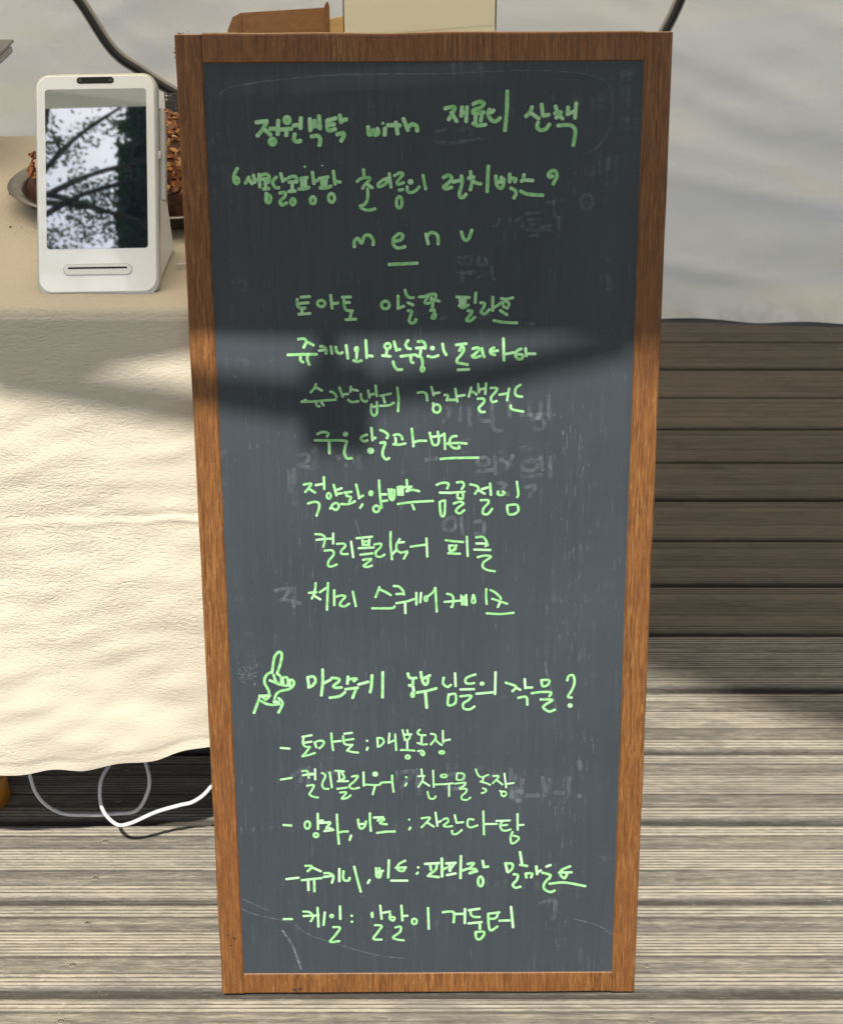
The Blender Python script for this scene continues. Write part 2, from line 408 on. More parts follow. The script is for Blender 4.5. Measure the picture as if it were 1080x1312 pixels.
canopy = empty('canopy', (0, .575, 0)); tag(canopy, 'cream market canopy above the deck with sagging front edge', 'canopy')
YC = .575
def roof_pt(u, v):
    x = -2.3+4.6*u; y = 0+(3.33-YC)*v
    z = 1.95 + .55*min(v, 1-v)*2 - .12*abs(x)/2.3 - .02*math.sin(u*9)
    return (x, y, z)
sheet('roof_sheet', roof_pt, 40, 24, M_roof, canopy)
ctl = [(-2.3,1.66),(-1.2,1.69),(-.468,1.700),(-.452,1.672),(-.40,1.68),(-.34,1.688),(-.285,1.70),(.6,1.70),(1.3,1.68),(2.3,1.66)]
def val_z(x):
    for (a, za), (b, zb) in zip(ctl, ctl[1:]):
        if a <= x <= b:
            return za+(zb-za)*(x-a)/(b-a)
    return 1.6
def val_pt(u, v):
    x = -2.3+4.6*u; top = 1.95 - .12*abs(x)/2.3 - .02*math.sin(u*9)
    return (x, .002*math.sin(x*11), top+(val_z(x)-top)*v)
sheet('valance', val_pt, 184, 6, M_valance, canopy)
for px, py in ((-2.28, .03), (2.28, .03), (-2.28, 2.70), (2.28, 2.70)):
    box('pole', (px, py, .93), (.035, .035, 1.84), M_pole, canopy, bevel=.003)
for a, b in (((-2.28, .06, 1.80), (2.28, .06, 1.80)), ((-2.28, 2.7, 1.82), (2.28, 2.7, 1.82))):
    tube('rail', [a, b], .012, M_pole, canopy, 8)

SYP = .25
strap = empty('webbing_strap', (-.17, SYP, 2.05)); tag(strap, 'flat dark strap slung before the canopy front edge carrying a square bundle', 'strap')
def cast(x, y17, yp=SYP):
    k = (y17-yp)/.64
    return (x-.06*k, yp, 1.7+.766*k)
line = [(-.56,.590,.562),(-.47,.570,.543),(-.36,.554,.526),(-.275,.540,.511),(-.197,.532,.500),(-.15,.534,.506),(-.11,.540,.514),(-.04,.548,.523),(.031,.563,.540),(.10,.580,.556),(.17,.60,.575)]
pp = [(cast(x, (a+b)/2), (a-b)/2*1.2) for x, a, b in line]
pp = [((-2.28, .60, 1.86), .012), ((-1.5, .42, 2.02), .014)]+pp+[((.9, .36, 2.10), .014), ((2.28, .60, 1.86), .012)]
P = cat_rom([p for p, h in pp], 6); Hs = [x.x for x in cat_rom([(h, 0, 0) for p, h in pp], 6)]
vs_ = []; fs = []
for p, h in zip(P, Hs):
    for yy, zz in ((-.003, -h), (.003, -h), (.003, h), (-.003, h)): vs_.append((p.x+.17, p.y+yy-SYP, p.z+zz-2.05))
for i in range(len(P)-1):
    for k in range(4): fs.append((i*4+k, i*4+(k+1) % 4, i*4+4+(k+1) % 4, i*4+4+k))
mesh('band', vs_, fs, M_strap, strap)
b0 = cast(-.165, .479); b1 = cast(-.165, .540)
box('bundle', (b0[0]+.17, 0, (b0[2]+b1[2])/2-2.05), (.062, .03, b1[2]-b0[2]), M_strap, strap, bevel=.006)
h0 = cast(-.168, .53); h1 = cast(-.168, .60)
box('hanger', (h0[0]+.17, 0, (h0[2]+h1[2])/2-2.05), (.022, .004, h1[2]-h0[2]), M_strap, strap)
tube('hook', [(h1[0]+.17, 0, h1[2]-2.05-.004), (h1[0]+.17, .575-SYP, 1.955-2.05)], .004, M_strap, strap, 8)

# unseen high sheet added to cast shade: its far corner throws the soft slanting shadow edge on the deck at the right
shade_rig = empty('high_shade_sheet', (1.3, -1.2, 4.5)); tag(shade_rig, 'dark sheet added out of view, high before the stall on the right, to cast shade', 'shade sheet')
mesh('shade_sheet', [(-.11-1.3,-1.775+1.2,0),(.193-1.3,-1.965+1.2,0),(2.6-1.3,-3.4+1.2,.05),(2.6-1.3,.4+1.2,.05),(-.11-1.3,.4+1.2,0)], [(0,1,2,3,4)], M_shade_sheet, shade_rig)
for x, y in ((2.58,-3.35),(2.58,.38)): box('pole', (x-1.3, y+1.2, -2.4), (.05,.05,4.8), M_pole, shade_rig)

# trees in front of the stall, seen mirrored in the terminal screen
def tree(base, cr, rad, nleaf, label, size=.06, seed=1, dense=1.0, dirs=7):
    rnd = random.Random(seed)
    root = empty('broadleaf_tree', base); tag(root, label, 'tree', 'trees standing before the stall')
    c = Vector(cr)-Vector(base)
    tube('trunk', [(0,0,0), (c.x*.15+.1, c.y*.1, c.z*.35), (c.x*.6, c.y*.6, c.z*.75), tuple(c), (c.x+.1, c.y, c.z+rad[2]*.8)], [.16,.14,.11,.06,.035,.02], M_bark, root, 10)
    br = []
    for k in range(dirs*2):
        a = 2*math.pi*k/(dirs*2)+rnd.random()*.5; el = rnd.uniform(-.3, .8)
        d = Vector((math.cos(a)*math.cos(el)*rad[0], math.sin(a)*math.cos(el)*rad[1], math.sin(el)*rad[2]))
        s = Vector((c.x, c.y, c.z-rad[2]*rnd.uniform(0, .6)))
        pts = [s, s+d*.35+Vector((0,0,.12)), s+d*.7+Vector((rnd.uniform(-.2,.2), 0, .1)), s+d]
        tube('limb', pts, [.026,.020,.014,.008], M_bark, root, 6, 4)
        for f in (.3, .45, .6, .75, .9, 1.0): br.append((s+d*f, d))
        for f in (.4, .6, .8):
            e = Vector((rnd.uniform(-1,1), rnd.uniform(-1,1), rnd.uniform(-.5,.9))).normalized()*rad[0]*.4
            br.append((s+d*f+e*.6, e)); br.append((s+d*f+e, e))
    vs_ = []; fs = []
    for k in range(nleaf):
        p, d = rnd.choice(br)
        q = p+Vector((rnd.gauss(0,1), rnd.gauss(0,1), rnd.gauss(0,.8)))*.16*dense
        if not dense:
            q = Vector((rnd.gauss(0,1), rnd.gauss(0,1), rnd.gauss(0,1))).normalized()*rnd.random()**.4
            q = c+Vector((q.x*rad[0], q.y*rad[1], q.z*rad[2]))*(1+.12*noise.noise(q*3))
        s = size*rnd.uniform(.6, 1.3)
        a = Vector((rnd.gauss(0,1), rnd.gauss(0,1), rnd.gauss(0,1))).normalized(); b = a.orthogonal().normalized()
        i = len(vs_)
        vs_ += [q-a*s, q-b*s*.38, q+a*s, q+b*s*.38]; fs.append((i, i+1, i+2, i+3))
    tag(mesh('crown', vs_, fs, M_leaf, root), kind='stuff')
tree((-3.6, -8.6, -.3), (-3.35, -8.2, 8.5), (1.45, 1.0, 1.4), 7500, 'thin leafed tree with open crown, leftmost of the trees facing the stall', .026, 3, .42)
tree((-.9, -9.6, -.3), (-1.78, -9.4, 9.3), (1.12, .9, 1.9), 42000, 'dense dark leafed tree facing the stall, right of the open crowned one', .08, 8, 0)

# ------------------------------------------------------------ table and cloth
TZ = .70
table = empty('folding_table', (-.38, 1.76, 0)); tag(table, 'folding table wholly hidden beneath the cream cloth', 'table')
TX0, TX1, TY0, TY1 = -.95, .175, 1.458, 2.065
def T(p): return (p[0]+.38, p[1]-1.76, p[2])
box('table_top', T(((TX0+TX1)/2, (TY0+TY1)/2, TZ-.018)), (TX1-TX0-.01, TY1-TY0-.01, .026), M_tablewood, table, bevel=.004)
for x in (TX0+.06, TX1-.06):
    for y in (TY0+.08, TY1-.08):
        box('leg', T((x, y, (TZ-.03)/2+.001)), (.028, .028, TZ-.032), M_pole, table, bevel=.003)
hem_pts = [(-.99,.180),(-.60,.182),(-.50,.185),(-.44,.187),(-.39,.192),(-.353,.193),(-.308,.200),(-.275,.205),(-.221,.221),(-.10,.235),(.19,.225)]
def hem(x):
    for (a, za), (b, zb) in zip(hem_pts, hem_pts[1:]):
        if a <= x <= b: 
            t_ = (x-a)/(b-a); return za+(zb-za)*t_+.0015*math.sin(x*95)
    return .2
cvs = []; cfs = []
def grid(fn, nu, nv):
    b = len(cvs)
    for j in range(nv+1):
        for i in range(nu+1): cvs.append(fn(i/nu, j/nv))
    for j in range(nv):
        for i in range(nu):
            a = b+j*(nu+1)+i; cfs.append((a, a+1, a+nu+2, a+nu+1))
CX0, CX1 = TX0-.006, TX1+.006
CYF, CYB = 1.448, TY1+.008
rr = .010
def seam_z(x): return .475+.075*(x+.407)+.004*math.sin(x*11)+.0014*math.sin(x*47)+.0008*math.sin(x*123)
def front_pt(u, v):
    x = CX0+(CX1-CX0)*u
    # v 0..0.42 on the top from the back edge, 0.42..0.5 over the rounded edge, then down
    if v < .42:
        y = CYB+(CYF+rr-CYB)*(v/.42)
        z = TZ + .0012*noise.noise(Vector((x*9, y*9, 1)))+.0009*abs(noise.noise(Vector((x*14+y*20, y*34, 5))))
        return (x, y, z)
    if v < .46:
        a = (v-.42)/.04*math.pi/2
        return (x, CYF+rr-rr*math.sin(a), TZ-rr+rr*math.cos(a))
    f = (v-.46)/.54; h = hem(x); z = TZ-rr+(h-(TZ-rr))*f
    y = CYF
    d = .010*f*noise.noise(Vector((x*5+2, z*3.0, 7)))+.006*min(1, f*3)*noise.noise(Vector((x*9+z*7, z*11, 9)))
    d += .0022*min(1, f*4)*noise.noise(Vector((x*24-z*20, z*46, 19)))
    dd = z-seam_z(x); k = min(1, max(.15, (x+.46)*4.0)) if x < -.2 else 1
    d += k*(-.0016*math.exp(-((dd-.0035)/.0040)**2)+.0024*math.exp(-((dd+.0020)/.0020)**2))
    d += -.006*math.exp(-((x+.43)/.045)**2-((z-.44)/.05)**2)
    if f > .975: d -= .0012
    return (x, y-abs(d)*.0-d*.9-.001, z)
grid(front_pt, 260, 300)
def side_pt(xs, sgn):
    def f_(u, v):
        y = CYF+rr+(CYB-CYF-rr)*u; h = .20
        return (xs+sgn*(.001+.010*v*math.sin(y*22)**2), y, TZ-.001-(TZ-h)*v)
    return f_
grid(side_pt(CX1, 1), 30, 20); grid(side_pt(CX0, -1), 30, 20)
grid(lambda u, v: (CX0+(CX1-CX0)*u, CYB+.001+.012*v*math.sin(u*30)**2, TZ-.001-(TZ-.2)*v), 60, 20)
cl = mesh('tablecloth', [(a+.38, b-1.76, c-.7) for a, b, c in cvs], cfs, M_cloth, None, True)
cl.location = (.0-.38, 1.76, .7)
tag(cl, 'crinkled cream cotton cloth draped over the table down to shin height', 'tablecloth')

# ------------------------------------------------------------ payment terminal
TS = .000723
TM = Matrix.Translation((-.2995, 1.4865, .7010)) @ Matrix.Rotation(R(-.9), 4, 'Y') @ Matrix.Rotation(-R(26.8), 4, 'X')
term = empty('payment_terminal', mat=TM); tag(term, 'white tilted payment terminal with dark glass screen near the table front', 'card terminal')
def slab(name, w, z0, z1, y0, y1, r, mat, parent, cx_=0, seg=8, bev=0):
    bm = bmesh.new(); pts = []
    for (sx, zc, a0) in ((1, z1-r, 0), (-1, z1-r, 90), (-1, z0+r, 180), (1, z0+r, 270)):
        for k in range(seg+1):
            a = R(a0+90*k/seg); pts.append((cx_+sx*(w/2-r)+r*math.cos(a), zc+r*math.sin(a)))
    vf = [bm.verts.new((x, y0, z)) for x, z in pts]
    f = bm.faces.new(vf); 
    e = bmesh.ops.extrude_face_region(bm, geom=[f])
    for v in e['geom']:
        if isinstance(v, bmesh.types.BMVert): v.co.y = y1
    bmesh.ops.recalc_face_normals(bm, faces=bm.faces)
    if bev:
        es = [ed for ed in bm.edges if abs(ed.verts[0].co.y-ed.verts[1].co.y) < 1e-6]
        bmesh.ops.bevel(bm, geom=es, offset=bev, segments=3, profile=.5, affect='EDGES')
    o = bm_obj(name, bm, mat, parent)
    for p in o.data.polygons: p.use_smooth = len(p.vertices) == 4
    return o
slab('housing', .1092, .0010, .2026, 0, .0085, .0125, M_white, term, bev=.0012)
slab('rim', .1132, -.0022, .2046, .0030, .0150, .0138, M_silver, term, bev=.0012)
scr = slab('screen', .0938, .0415, .1895, -.0004, .003, .0030, M_screen, term)
slab('camera_bar', .0345, .1945, .2005, -.0004, .002, .0029, M_dark, term)
cb = bpy.data.objects['camera_bar']
for sx in (-1, 1): slab('camera_lens', .0036, .1957, .1993, -.0008, .0, .0018, M_lens, cb, cx_=sx*.0142)
slab('slot_surround', .0640, .0165, .0275, -.0006, .002, .0054, M_silver, term, bev=.0004)
slab('slot_plate', .0620, .0175, .0265, -.0010, .002, .0045, M_stand, term)
slab('card_slot', .0550, .0226, .0242, -.0013, .001, .0007, M_dark, term)
# tiny print on the display
vs_ = []; fs = []
def pr(x, z, w, h):
    i = len(vs_); vs_.extend([(x, -.00055, z), (x+w, -.00055, z), (x+w, -.00055, z+h), (x, -.00055, z+h)]); fs.append((i, i+1, i+2, i+3))
for k in range(3): pr(.0245+k*.0027, .1204, .0009, .0009)
for (x, z, w, h) in ((.0252,.1175,.0006,.0030),(.0300,.1120,.0006,.0060),(.0318,.1045,.0006,.0145),(.0255,.1150,.0035,.0005),(.0255,.1120,.0035,.0005),(.0300,.1150,.002,.0005),(.0262,.1068,.0045,.0005),(.0262,.1085,.0040,.0005)): pr(x, z, w, h)
mesh('screen_print', vs_, fs, M_print, scr)
# wedge stand, in the same frame but resting flat on the table
Minv = TM.inverted()
prof = [(1.498, .7015), (1.620, .7015), (1.612, .716), (1.566, .826)]
vs_ = []
for sx in (-.2995-.052, -.2995+.0535):
    for y, z in prof: vs_.append(Minv @ Vector((sx, y, z)))
stand = mesh('stand', vs_, [(3,2,1,0), (4,5,6,7), (0,1,5,4), (1,2,6,5), (2,3,7,6), (3,0,4,7)], M_stand, term)
bv = stand.modifiers.new('b', 'BEVEL'); bv.width = .003; bv.segments = 3
slab('foot', .104, -.0045, .001, .004, .020, .002, M_stand, term)
sw = slab('card_reader', .0052, .0880, .1735, .014, .026, .0022, M_silver, term, cx_=.0590, bev=.0006)
box('reader_bracket', (.0575, .022, .131), (.004, .014, .070), M_dark, term)
box('reader_button', (.0574, .0075, .129), (.0022, .004, .007), M_white, term, bevel=.0008)
tag(tube('power_lead', [(-.236, 1.560, .7035), (-.222, 1.566, .7035), (-.205, 1.578, .7035), (-.18, 1.60, .7035), (-.12, 1.66, .7035)], .0016, M_cable, None, 8), 'thin grey lead running from the terminal base across the cloth behind the sign', 'cable')

# ------------------------------------------------------------ oval dish with loaf
dish = empty('oval_dish', (-.280, 1.795, .7012)); tag(dish, 'oval brushed steel dish holding a dark crusted loaf behind the terminal', 'dish')
RX, RY = .156, .140
def oval(name, rings, mat, parent, n=56, close=True, pw=2.0):
    vs_ = []; fs = []
    for (f, z, ex) in rings:
        for k in range(n):
            a = 2*math.pi*k/n; c, s = math.cos(a), math.sin(a)
            vs_.append(((RX*f+ex)*abs(c)**(2/pw)*(1 if c > 0 else -1), (RY*f+ex)*abs(s)**(2/pw)*(1 if s > 0 else -1), z*.62))
    for j in range(len(rings)-1):
        for k in range(n): fs.append((j*n+k, j*n+(k+1) % n, (j+1)*n+(k+1) % n, (j+1)*n+k))
    if close: fs.append(tuple(range(n)))
    return mesh(name, vs_, fs, mat, parent, True)
oval('dish_body', [(.80, .001, 0), (.86, .004, 0), (.93, .020, 0), (.97, .032, 0), (1.0, .036, .001), (1.0, .0375, .005), (1.0, .0365, .009), (1.0, .0350, .010), (1.0,.0345,.0085),(1.0, .0355, .004), (.985, .034, 0), (.955, .030, 0), (.915, .018, 0), (.85, .005, 0), (.5, .003, 0)], M_steel, dish)
oval('inner_step', [(.90,.0215,0),(.905,.0235,0),(.895,.0240,0),(.885,.0215,0)], M_steel, dish, close=False)
loaf = empty('loaf', (-.290, 1.792, .7045)); tag(loaf, 'dark baked loaf topped with toasted almond flakes, in the oval dish', 'bread')
LX, LY, LZ = .136, .112, .082
lv = []; lf = []
nu, nv = 64, 26
def loaf_pt(a, b):
    c, s = math.cos(a), math.sin(a)
    p = Vector((c*math.cos(b), s*math.cos(b), math.sin(b)))
    r = 1+.06*noise.noise(p*3)+.035*noise.noise(p*9)+.02*noise.noise(p*22)
    return Vector((LX*p.x*r, LY*p.y*r, max(.0, LZ*abs(p.z)**.75*r)))
for j in range(nv+1):
    for i in range(nu): lv.append(loaf_pt(2*math.pi*i/nu, math.pi/2*j/nv))
for j in range(nv):
    for i in range(nu): lf.append((j*nu+i, j*nu+(i+1) % nu, (j+1)*nu+(i+1) % nu, (j+1)*nu+i))
mesh('crust', lv, lf, M_crust, loaf, True)
rnd = random.Random(5); fv = []; ff = []; sh = []
for k in range(2600):
    a = rnd.uniform(0, 2*math.pi); b = math.asin(rnd.uniform(.30, 1))
    if math.cos(a) < -.62 and rnd.random() < .55: continue
    p = loaf_pt(a, b); q = loaf_pt(a+.05, b); r_ = loaf_pt(a, b-.05)
    n = (q-p).cross(r_-p); 
    if n.length < 1e-9: continue
    n.normalize()
    if n.z < 0: n = -n
    n = (n+Vector((rnd.gauss(0,.45), rnd.gauss(0,.45), rnd.gauss(0,.3)))).normalized()
    t1 = n.orthogonal().normalized(); ang = rnd.uniform(0, 6.28)
    t2 = n.cross(t1); u = t1*math.cos(ang)+t2*math.sin(ang); w = n.cross(u)
    L = rnd.uniform(.0028, .0068); W_ = L*rnd.uniform(.35, .7); o = p+n*rnd.uniform(.001, .004)
    i = len(fv); s = rnd.random(); th = .0006
    ring = [(1,0,0),(.6,.8,.1),(-.3,1,.15),(-1,.3,0),(-.8,-.6,.1),(.2,-1,.12),(.8,-.6,.05)]
    for zz in (th, -th):
        for (x, y, z) in ring: fv.append(o+u*L*x+w*W_*y+n*(z*L*.8+zz)); sh.append(s)
    m = len(ring)
    ff.append(tuple(range(i, i+m))); ff.append(tuple(range(i+2*m-1, i+m-1, -1)))
    for j in range(m): ff.append((i+j, i+m+j, i+m+(j+1) % m, i+(j+1) % m))
fl = mesh('almond_flakes', fv, ff, M_flake, loaf); fl['kind'] = 'stuff'
at = fl.data.attributes.new('shade', 'FLOAT', 'POINT'); at.data.foreach_set('value', sh)
# crumbs on the cloth
cv = []; cf = []
for (x, y) in ((-.452, 1.812), (-.46, 1.775), (-.405, 1.90), (-.425, 1.69)):
    r_ = .0012; i = len(cv)
    cv += [(x-r_*1.6,y,.7015),(x,y-r_,.7015),(x+r_*1.5,y,.7015),(x,y+r_,.7015),(x,y,.7032)]; cf += [(i,i+1,i+4),(i+1,i+2,i+4),(i+2,i+3,i+4),(i+3,i,i+4)]
tag(mesh('crumbs', cv, cf, M_crust), 'dark brown crumbs scattered on the cloth beside the oval dish', 'crumbs', kind='stuff')
# perforated metal basket behind the dish
bk = empty('perforated_basket', (-.235, 1.985, .702)); tag(bk, 'grey basket of punched metal behind the loaf, next to the sign corner', 'basket')
def perforated(name, w, h, nx, nz, M, mat, parent):
    vs_ = []; fs = []
    cw, ch = w/nx, h/nz; r_ = min(cw, ch)*.27
    for j in range(nz):
        for i in range(nx):
            cx_ = -w/2+cw*(i+.5) ; cz_ = ch*(j+.5)
            b = len(vs_); m = 8
            sq = [(1,0),(1,1),(0,1),(-1,1),(-1,0),(-1,-1),(0,-1),(1,-1)]
            for k in range(m):
                a = 2*math.pi*k/m
                vs_.append(M@Vector((cx_+r_*math.cos(a), 0, cz_+r_*math.sin(a))))
            for k in range(m): vs_.append(M@Vector((cx_+sq[k][0]*cw/2, 0, cz_+sq[k][1]*ch/2)))
            for k in range(m): fs.append((b+k, b+(k+1) % m, b+m+(k+1) % m, b+m+k))
    o = mesh(name, vs_, fs, mat, parent)
    s = o.modifiers.new('s', 'SOLIDIFY'); s.thickness = .001
    return o
M_punched = NT('punched_grey_metal', .45, (.10,.10,.095), Metallic=.3).m
perforated('front_panel', .126, .076, 27, 16, Matrix.Translation((0, -.022, 0)), M_punched, bk)
perforated('back_panel', .126, .060, 27, 13, Matrix.Translation((0, .022, 0)), M_punched, bk)
perforated('side_panel', .042, .066, 9, 14, Matrix.Translation((-.062, 0, 0)) @ Matrix.Rotation(R(90), 4, 'Z'), M_punched, bk)
perforated('side_panel', .042, .066, 9, 14, Matrix.Translation((.062, 0, 0)) @ Matrix.Rotation(R(90), 4, 'Z'), M_punched, bk)
box('floor_panel', (0,0,.001), (.124,.042,.002), M_punched, bk)

# ------------------------------------------------------------ cartons behind the sign
kb = empty('kraft_box', (-.165, 2.02, .7015)); tag(kb, 'small brown kraft box with an upright flap behind the top left of the sign', 'box')
bxh = .158
box('box_body', (0, .045, .055), (.112, .08, .11), M_kraft, kb)
vs_ = [(-.062,0,0),(.052,0,0),(.052,0,.163),(-.046,0,.157),(-.056,0,.152),(-.062,0,.138)]
def plate(name, pts, th, mat, parent):
    n = len(pts); v = [Vector(p) for p in pts]+[Vector(p)+Vector((0, th, 0)) for p in pts]
    f = [tuple(range(n)), tuple(range(2*n-1, n-1, -1))]+[(k, n+k, n+(k+1) % n, (k+1) % n) for k in range(n)]
    return mesh(name, v, f, mat, parent)
plate('front_flap', vs_, .002, M_kraft, kb)
fold = plate('side_flap', [(.052,-.003,0),(.0575,.004,0),(.0575,.004,.163),(.0562,.002,.1685),(.0545,.0,.170),(.052,-.003,.1655)], .002, M_kraft, kb)
plate('tuck_tab', [(-.0475,-.0022,.02),(-.0462,-.0022,.02),(-.0462,-.0022,.1555),(-.0475,-.0022,.1555)], .001, M_kraft, kb)
tc = empty('tan_carton', (-.02, 2.12, .7015)); tc.location.y = 2.07-.03; tag(tc, 'pale tan carton with sloping lid wedged between the kraft box and the cream box', 'carton')
plate('front_panel', [(-.094,0.02,0),(.05,0.02,0),(.05,0.02,.170),(-.094,0.02,.142)], .003, M_tan, tc)
plate('lid', [(-.094,.012,.120),(.05,.012,.146),(.05,.012,.150),(-.094,.012,.1235)], .006, M_cream, tc)
cb_ = empty('cream_box', (-.002, 1.945, .7015)); tag(cb_, 'tall waxed cream paper box behind the top middle of the sign', 'box')
Wc, Dc, Hc = .170, .055, .250
cvs2 = [(-Wc/2,-Dc/2,0),(Wc/2,-Dc/2,0),(Wc/2,Dc/2,0),(-Wc/2,Dc/2,0)]
def panel(name, a, b, h, mat, parent, th=.0012):
    a = Vector(a); b = Vector(b); n = (b-a).cross(Vector((0,0,1))).normalized()*th
    v = [a, b, b+Vector((0,0,h)), a+Vector((0,0,h))]; v += [p-n for p in v]
    return mesh(name, v, [(0,1,2,3),(7,6,5,4),(0,4,5,1),(1,5,6,2),(2,6,7,3),(3,7,4,0)], mat, parent)
panel('front_panel', cvs2[0], cvs2[1], Hc, M_cream, cb_); panel('side_panel', cvs2[1], cvs2[2], Hc, M_cream, cb_)
panel('back_panel', cvs2[2], cvs2[3], Hc, M_cream, cb_); panel('side_panel', cvs2[3], cvs2[0], Hc, M_cream, cb_)
plate('paper_liner', [(-.083,-.0285,.150),(.083,-.0285,.163),(.083,-.0285,.2515),(-.083,-.0285,.2515)], .0008, M_cream, cb_)
# raised grey tray whose corner enters at the left
ry = empty('raised_tray', (-.622, 1.985, .6955)); tag(ry, 'grey metal tray on a stand, only its corner showing at the left edge', 'tray')
bm = bmesh.new(); box_bm(bm, (0,0,.112), (.26,.17,.012), .006, 3, Matrix.Rotation(R(0), 4, 'Z')); bm_obj('tray_plate', bm, M_steel, ry, True)
box('tray_rim', (0,0,.121), (.262,.172,.004), M_steel, ry, bevel=.0015)
tube('stem', [(0,0,.006), (0,0,.108)], .016, M_steel, ry, 16)
box('foot_plate', (0,0,.010), (.12,.10,.008), M_steel, ry, bevel=.003)

# ------------------------------------------------------------ cords at the back, cable and bucket under the table
hose = empty('hanging_hose', (0, 2.89, 0)); tag(hose, 'dark sagging hose with pale sleeve hanging before the tent wall, both ends rising', 'hose')
hp = [(-1.25,0,1.95),(-.98,0,1.35),(-.74,0,.94),(-.66,0,.825),(-.605,0,.762),(-.570,0,.725),(-.521,0,.643),(-.475,0,.607),(-.422,0,.572),(-.34,0,.53),(-.20,0,.49),(-.02,0,.48),(.18,0,.50),(.32,0,.56),(.385,0,.63),(.405,0,.668),(.419,0,.697),(.430,0,.725),(.444,0,.76),(.50,0,.94),(.66,0,1.4),(.80,0,1.95)]
tube('sleeve', hp, .0095, M_greyhose, hose, 14)
tube('hose', [(x, y-.0125, z+.003) for x, y, z in hp], .0062, M_black, hose, 12)
cable = tube('white_cable', [(-.60,1.80,.14),(-.50,1.66,.15),(-.452,1.585,.125),(-.437,1.565,.078),(-.418,1.58,.040),(-.387,1.58,.036),(-.352,1.585,.034),(-.327,1.575,.046),(-.312,1.567,.074),(-.307,1.565,.100),(-.318,1.585,.122),(-.334,1.600,.128),(-.350,1.580,.112),(-.361,1.560,.097),(-.360,1.548,.070),(-.346,1.545,.050),(-.329,1.540,.054),(-.298,1.540,.070),(-.272,1.540,.079),(-.254,1.540,.085),(-.236,1.545,.100),(-.21,1.56,.14),(-.18,1.60,.2)], .0022, M_cable, None, 10)
tag(cable, 'white cable looping below the cloth hem beside the sign', 'cable')
bt = empty('orange_tub', (-.535, 1.66, .001)); tag(bt, 'orange plastic tub under the table at the left edge', 'tub')
def lathe(name, prof, mat, parent, n=40):
    vs_ = [(r_*math.cos(2*math.pi*k/n), r_*math.sin(2*math.pi*k/n), z) for r_, z in prof for k in range(n)]
    fs = [(j*n+k, j*n+(k+1) % n, (j+1)*n+(k+1) % n, (j+1)*n+k) for j in range(len(prof)-1) for k in range(n)]
    return mesh(name, vs_, fs, mat, parent, True)
lathe('tub_body', [(0,.03),(.02,.03),(.04,.04),(.06,.07),(.072,.11),(.078,.15),(.080,.155),(.077,.156),(.070,.11),(.055,.07),(.0,.05)], M_orange, bt)
lathe('foot_ring', [(.035,0),(.040,.0),(.036,.036),(.032,.036),(.035,0)], M_orange, bt)

# ------------------------------------------------------------ chalkboard sign
BQ = (6.9e-03, 1.3254, 1.1e-03, .1434, .4233, .9512, -5.2e-03)
BM = Matrix.Translation((BQ[0], BQ[1], .0012)) @ Matrix.Rotation(BQ[2], 4, 'Z') @ Matrix.Rotation(-BQ[3], 4, 'X') @ Matrix.Rotation(BQ[6], 4, 'Y')
sign = empty('chalkboard_sign', mat=BM); tag(sign, 'tall wood framed chalkboard menu sign with green handwriting leaning on the table', 'chalkboard')
Wb, Hb = .4233, .9512
# opening of the frame (x left, x right, z bottom, z top)
OX0, OX1, OZ0, OZ1 = -.1885, .1880, .0242, .9265
TH = .018
def frame_piece(name, x0, x1, z0, z1, wob, seed, yo=0):
    # front face with softly uneven outer edges and a worn bevel
    n = 60; vs_ = []; fs = []
    tall = (z1-z0) > (x1-x0)
    prof_n = 6
    for i in range(n+1):
        t_ = i/n
        if tall:
            z = z0+(z1-z0)*t_
            a = x0+(wob[0]*.0009*noise.noise(Vector((z*14, seed, 0)))); b = x1+(wob[1]*.0009*noise.noise(Vector((z*14, seed+9, 0))))
            ring = [(a, TH), (a, .0012), (a+.0012, 0), (b-.0012, 0), (b, .0012), (b, TH)]
            vs_ += [(x, y+yo, z) for x, y in ring]
        else:
            x = x0+(x1-x0)*t_
            a = z0+(wob[0]*.0009*noise.noise(Vector((x*14, seed, 0)))); b = z1+(wob[1]*.0009*noise.noise(Vector((x*14, seed+9, 0))))
            ring = [(a, TH), (a, .0012), (a+.0012, 0), (b-.0012, 0), (b, .0012), (b, TH)]
            vs_ += [(x, y+yo, z) for z, y in ring]
    for i in range(n):
        for k in range(5): fs.append((i*6+k, i*6+k+1, i*6+7+k, i*6+6+k))
    fs.append((0,5,4,3,2,1)); fs.append(tuple(n*6+k for k in range(6)))
    me = bpy.data.meshes.new(name); me.from_pydata(vs_, [], fs)
    me.materials.append(M_veneer); me.materials.append(M_edge)
    bmm = bmesh.new(); bmm.from_mesh(me); bmesh.ops.recalc_face_normals(bmm, faces=bmm.faces); bmm.to_mesh(me); bmm.free()
    for p in me.polygons:
        c = p.center
        if c.y-yo > .0013 or len(p.vertices) == 6: p.material_index = 1
    o = bpy.data.objects.new(name, me); COL.objects.link(o); o.parent = sign; return o
frame_piece('frame_stile', -Wb/2, OX0, .0012, Hb-.0012, (1, .25), 1)
frame_piece('frame_stile', OX1, Wb/2, .0012, Hb-.0012, (.25, 1), 2)
frame_piece('frame_rail', OX0+.0001, OX1-.0001, OZ1, Hb-.0006, (.25, 1), 3, .00035)
frame_piece('frame_rail', OX0+.0001, OX1-.0001, .0006, OZ0, (1, .25), 4, .00035)
box('back_board', (0, TH+.0012, Hb/2), (Wb-.004, .002, Hb-.004), M_edge, sign)
SY = .0014
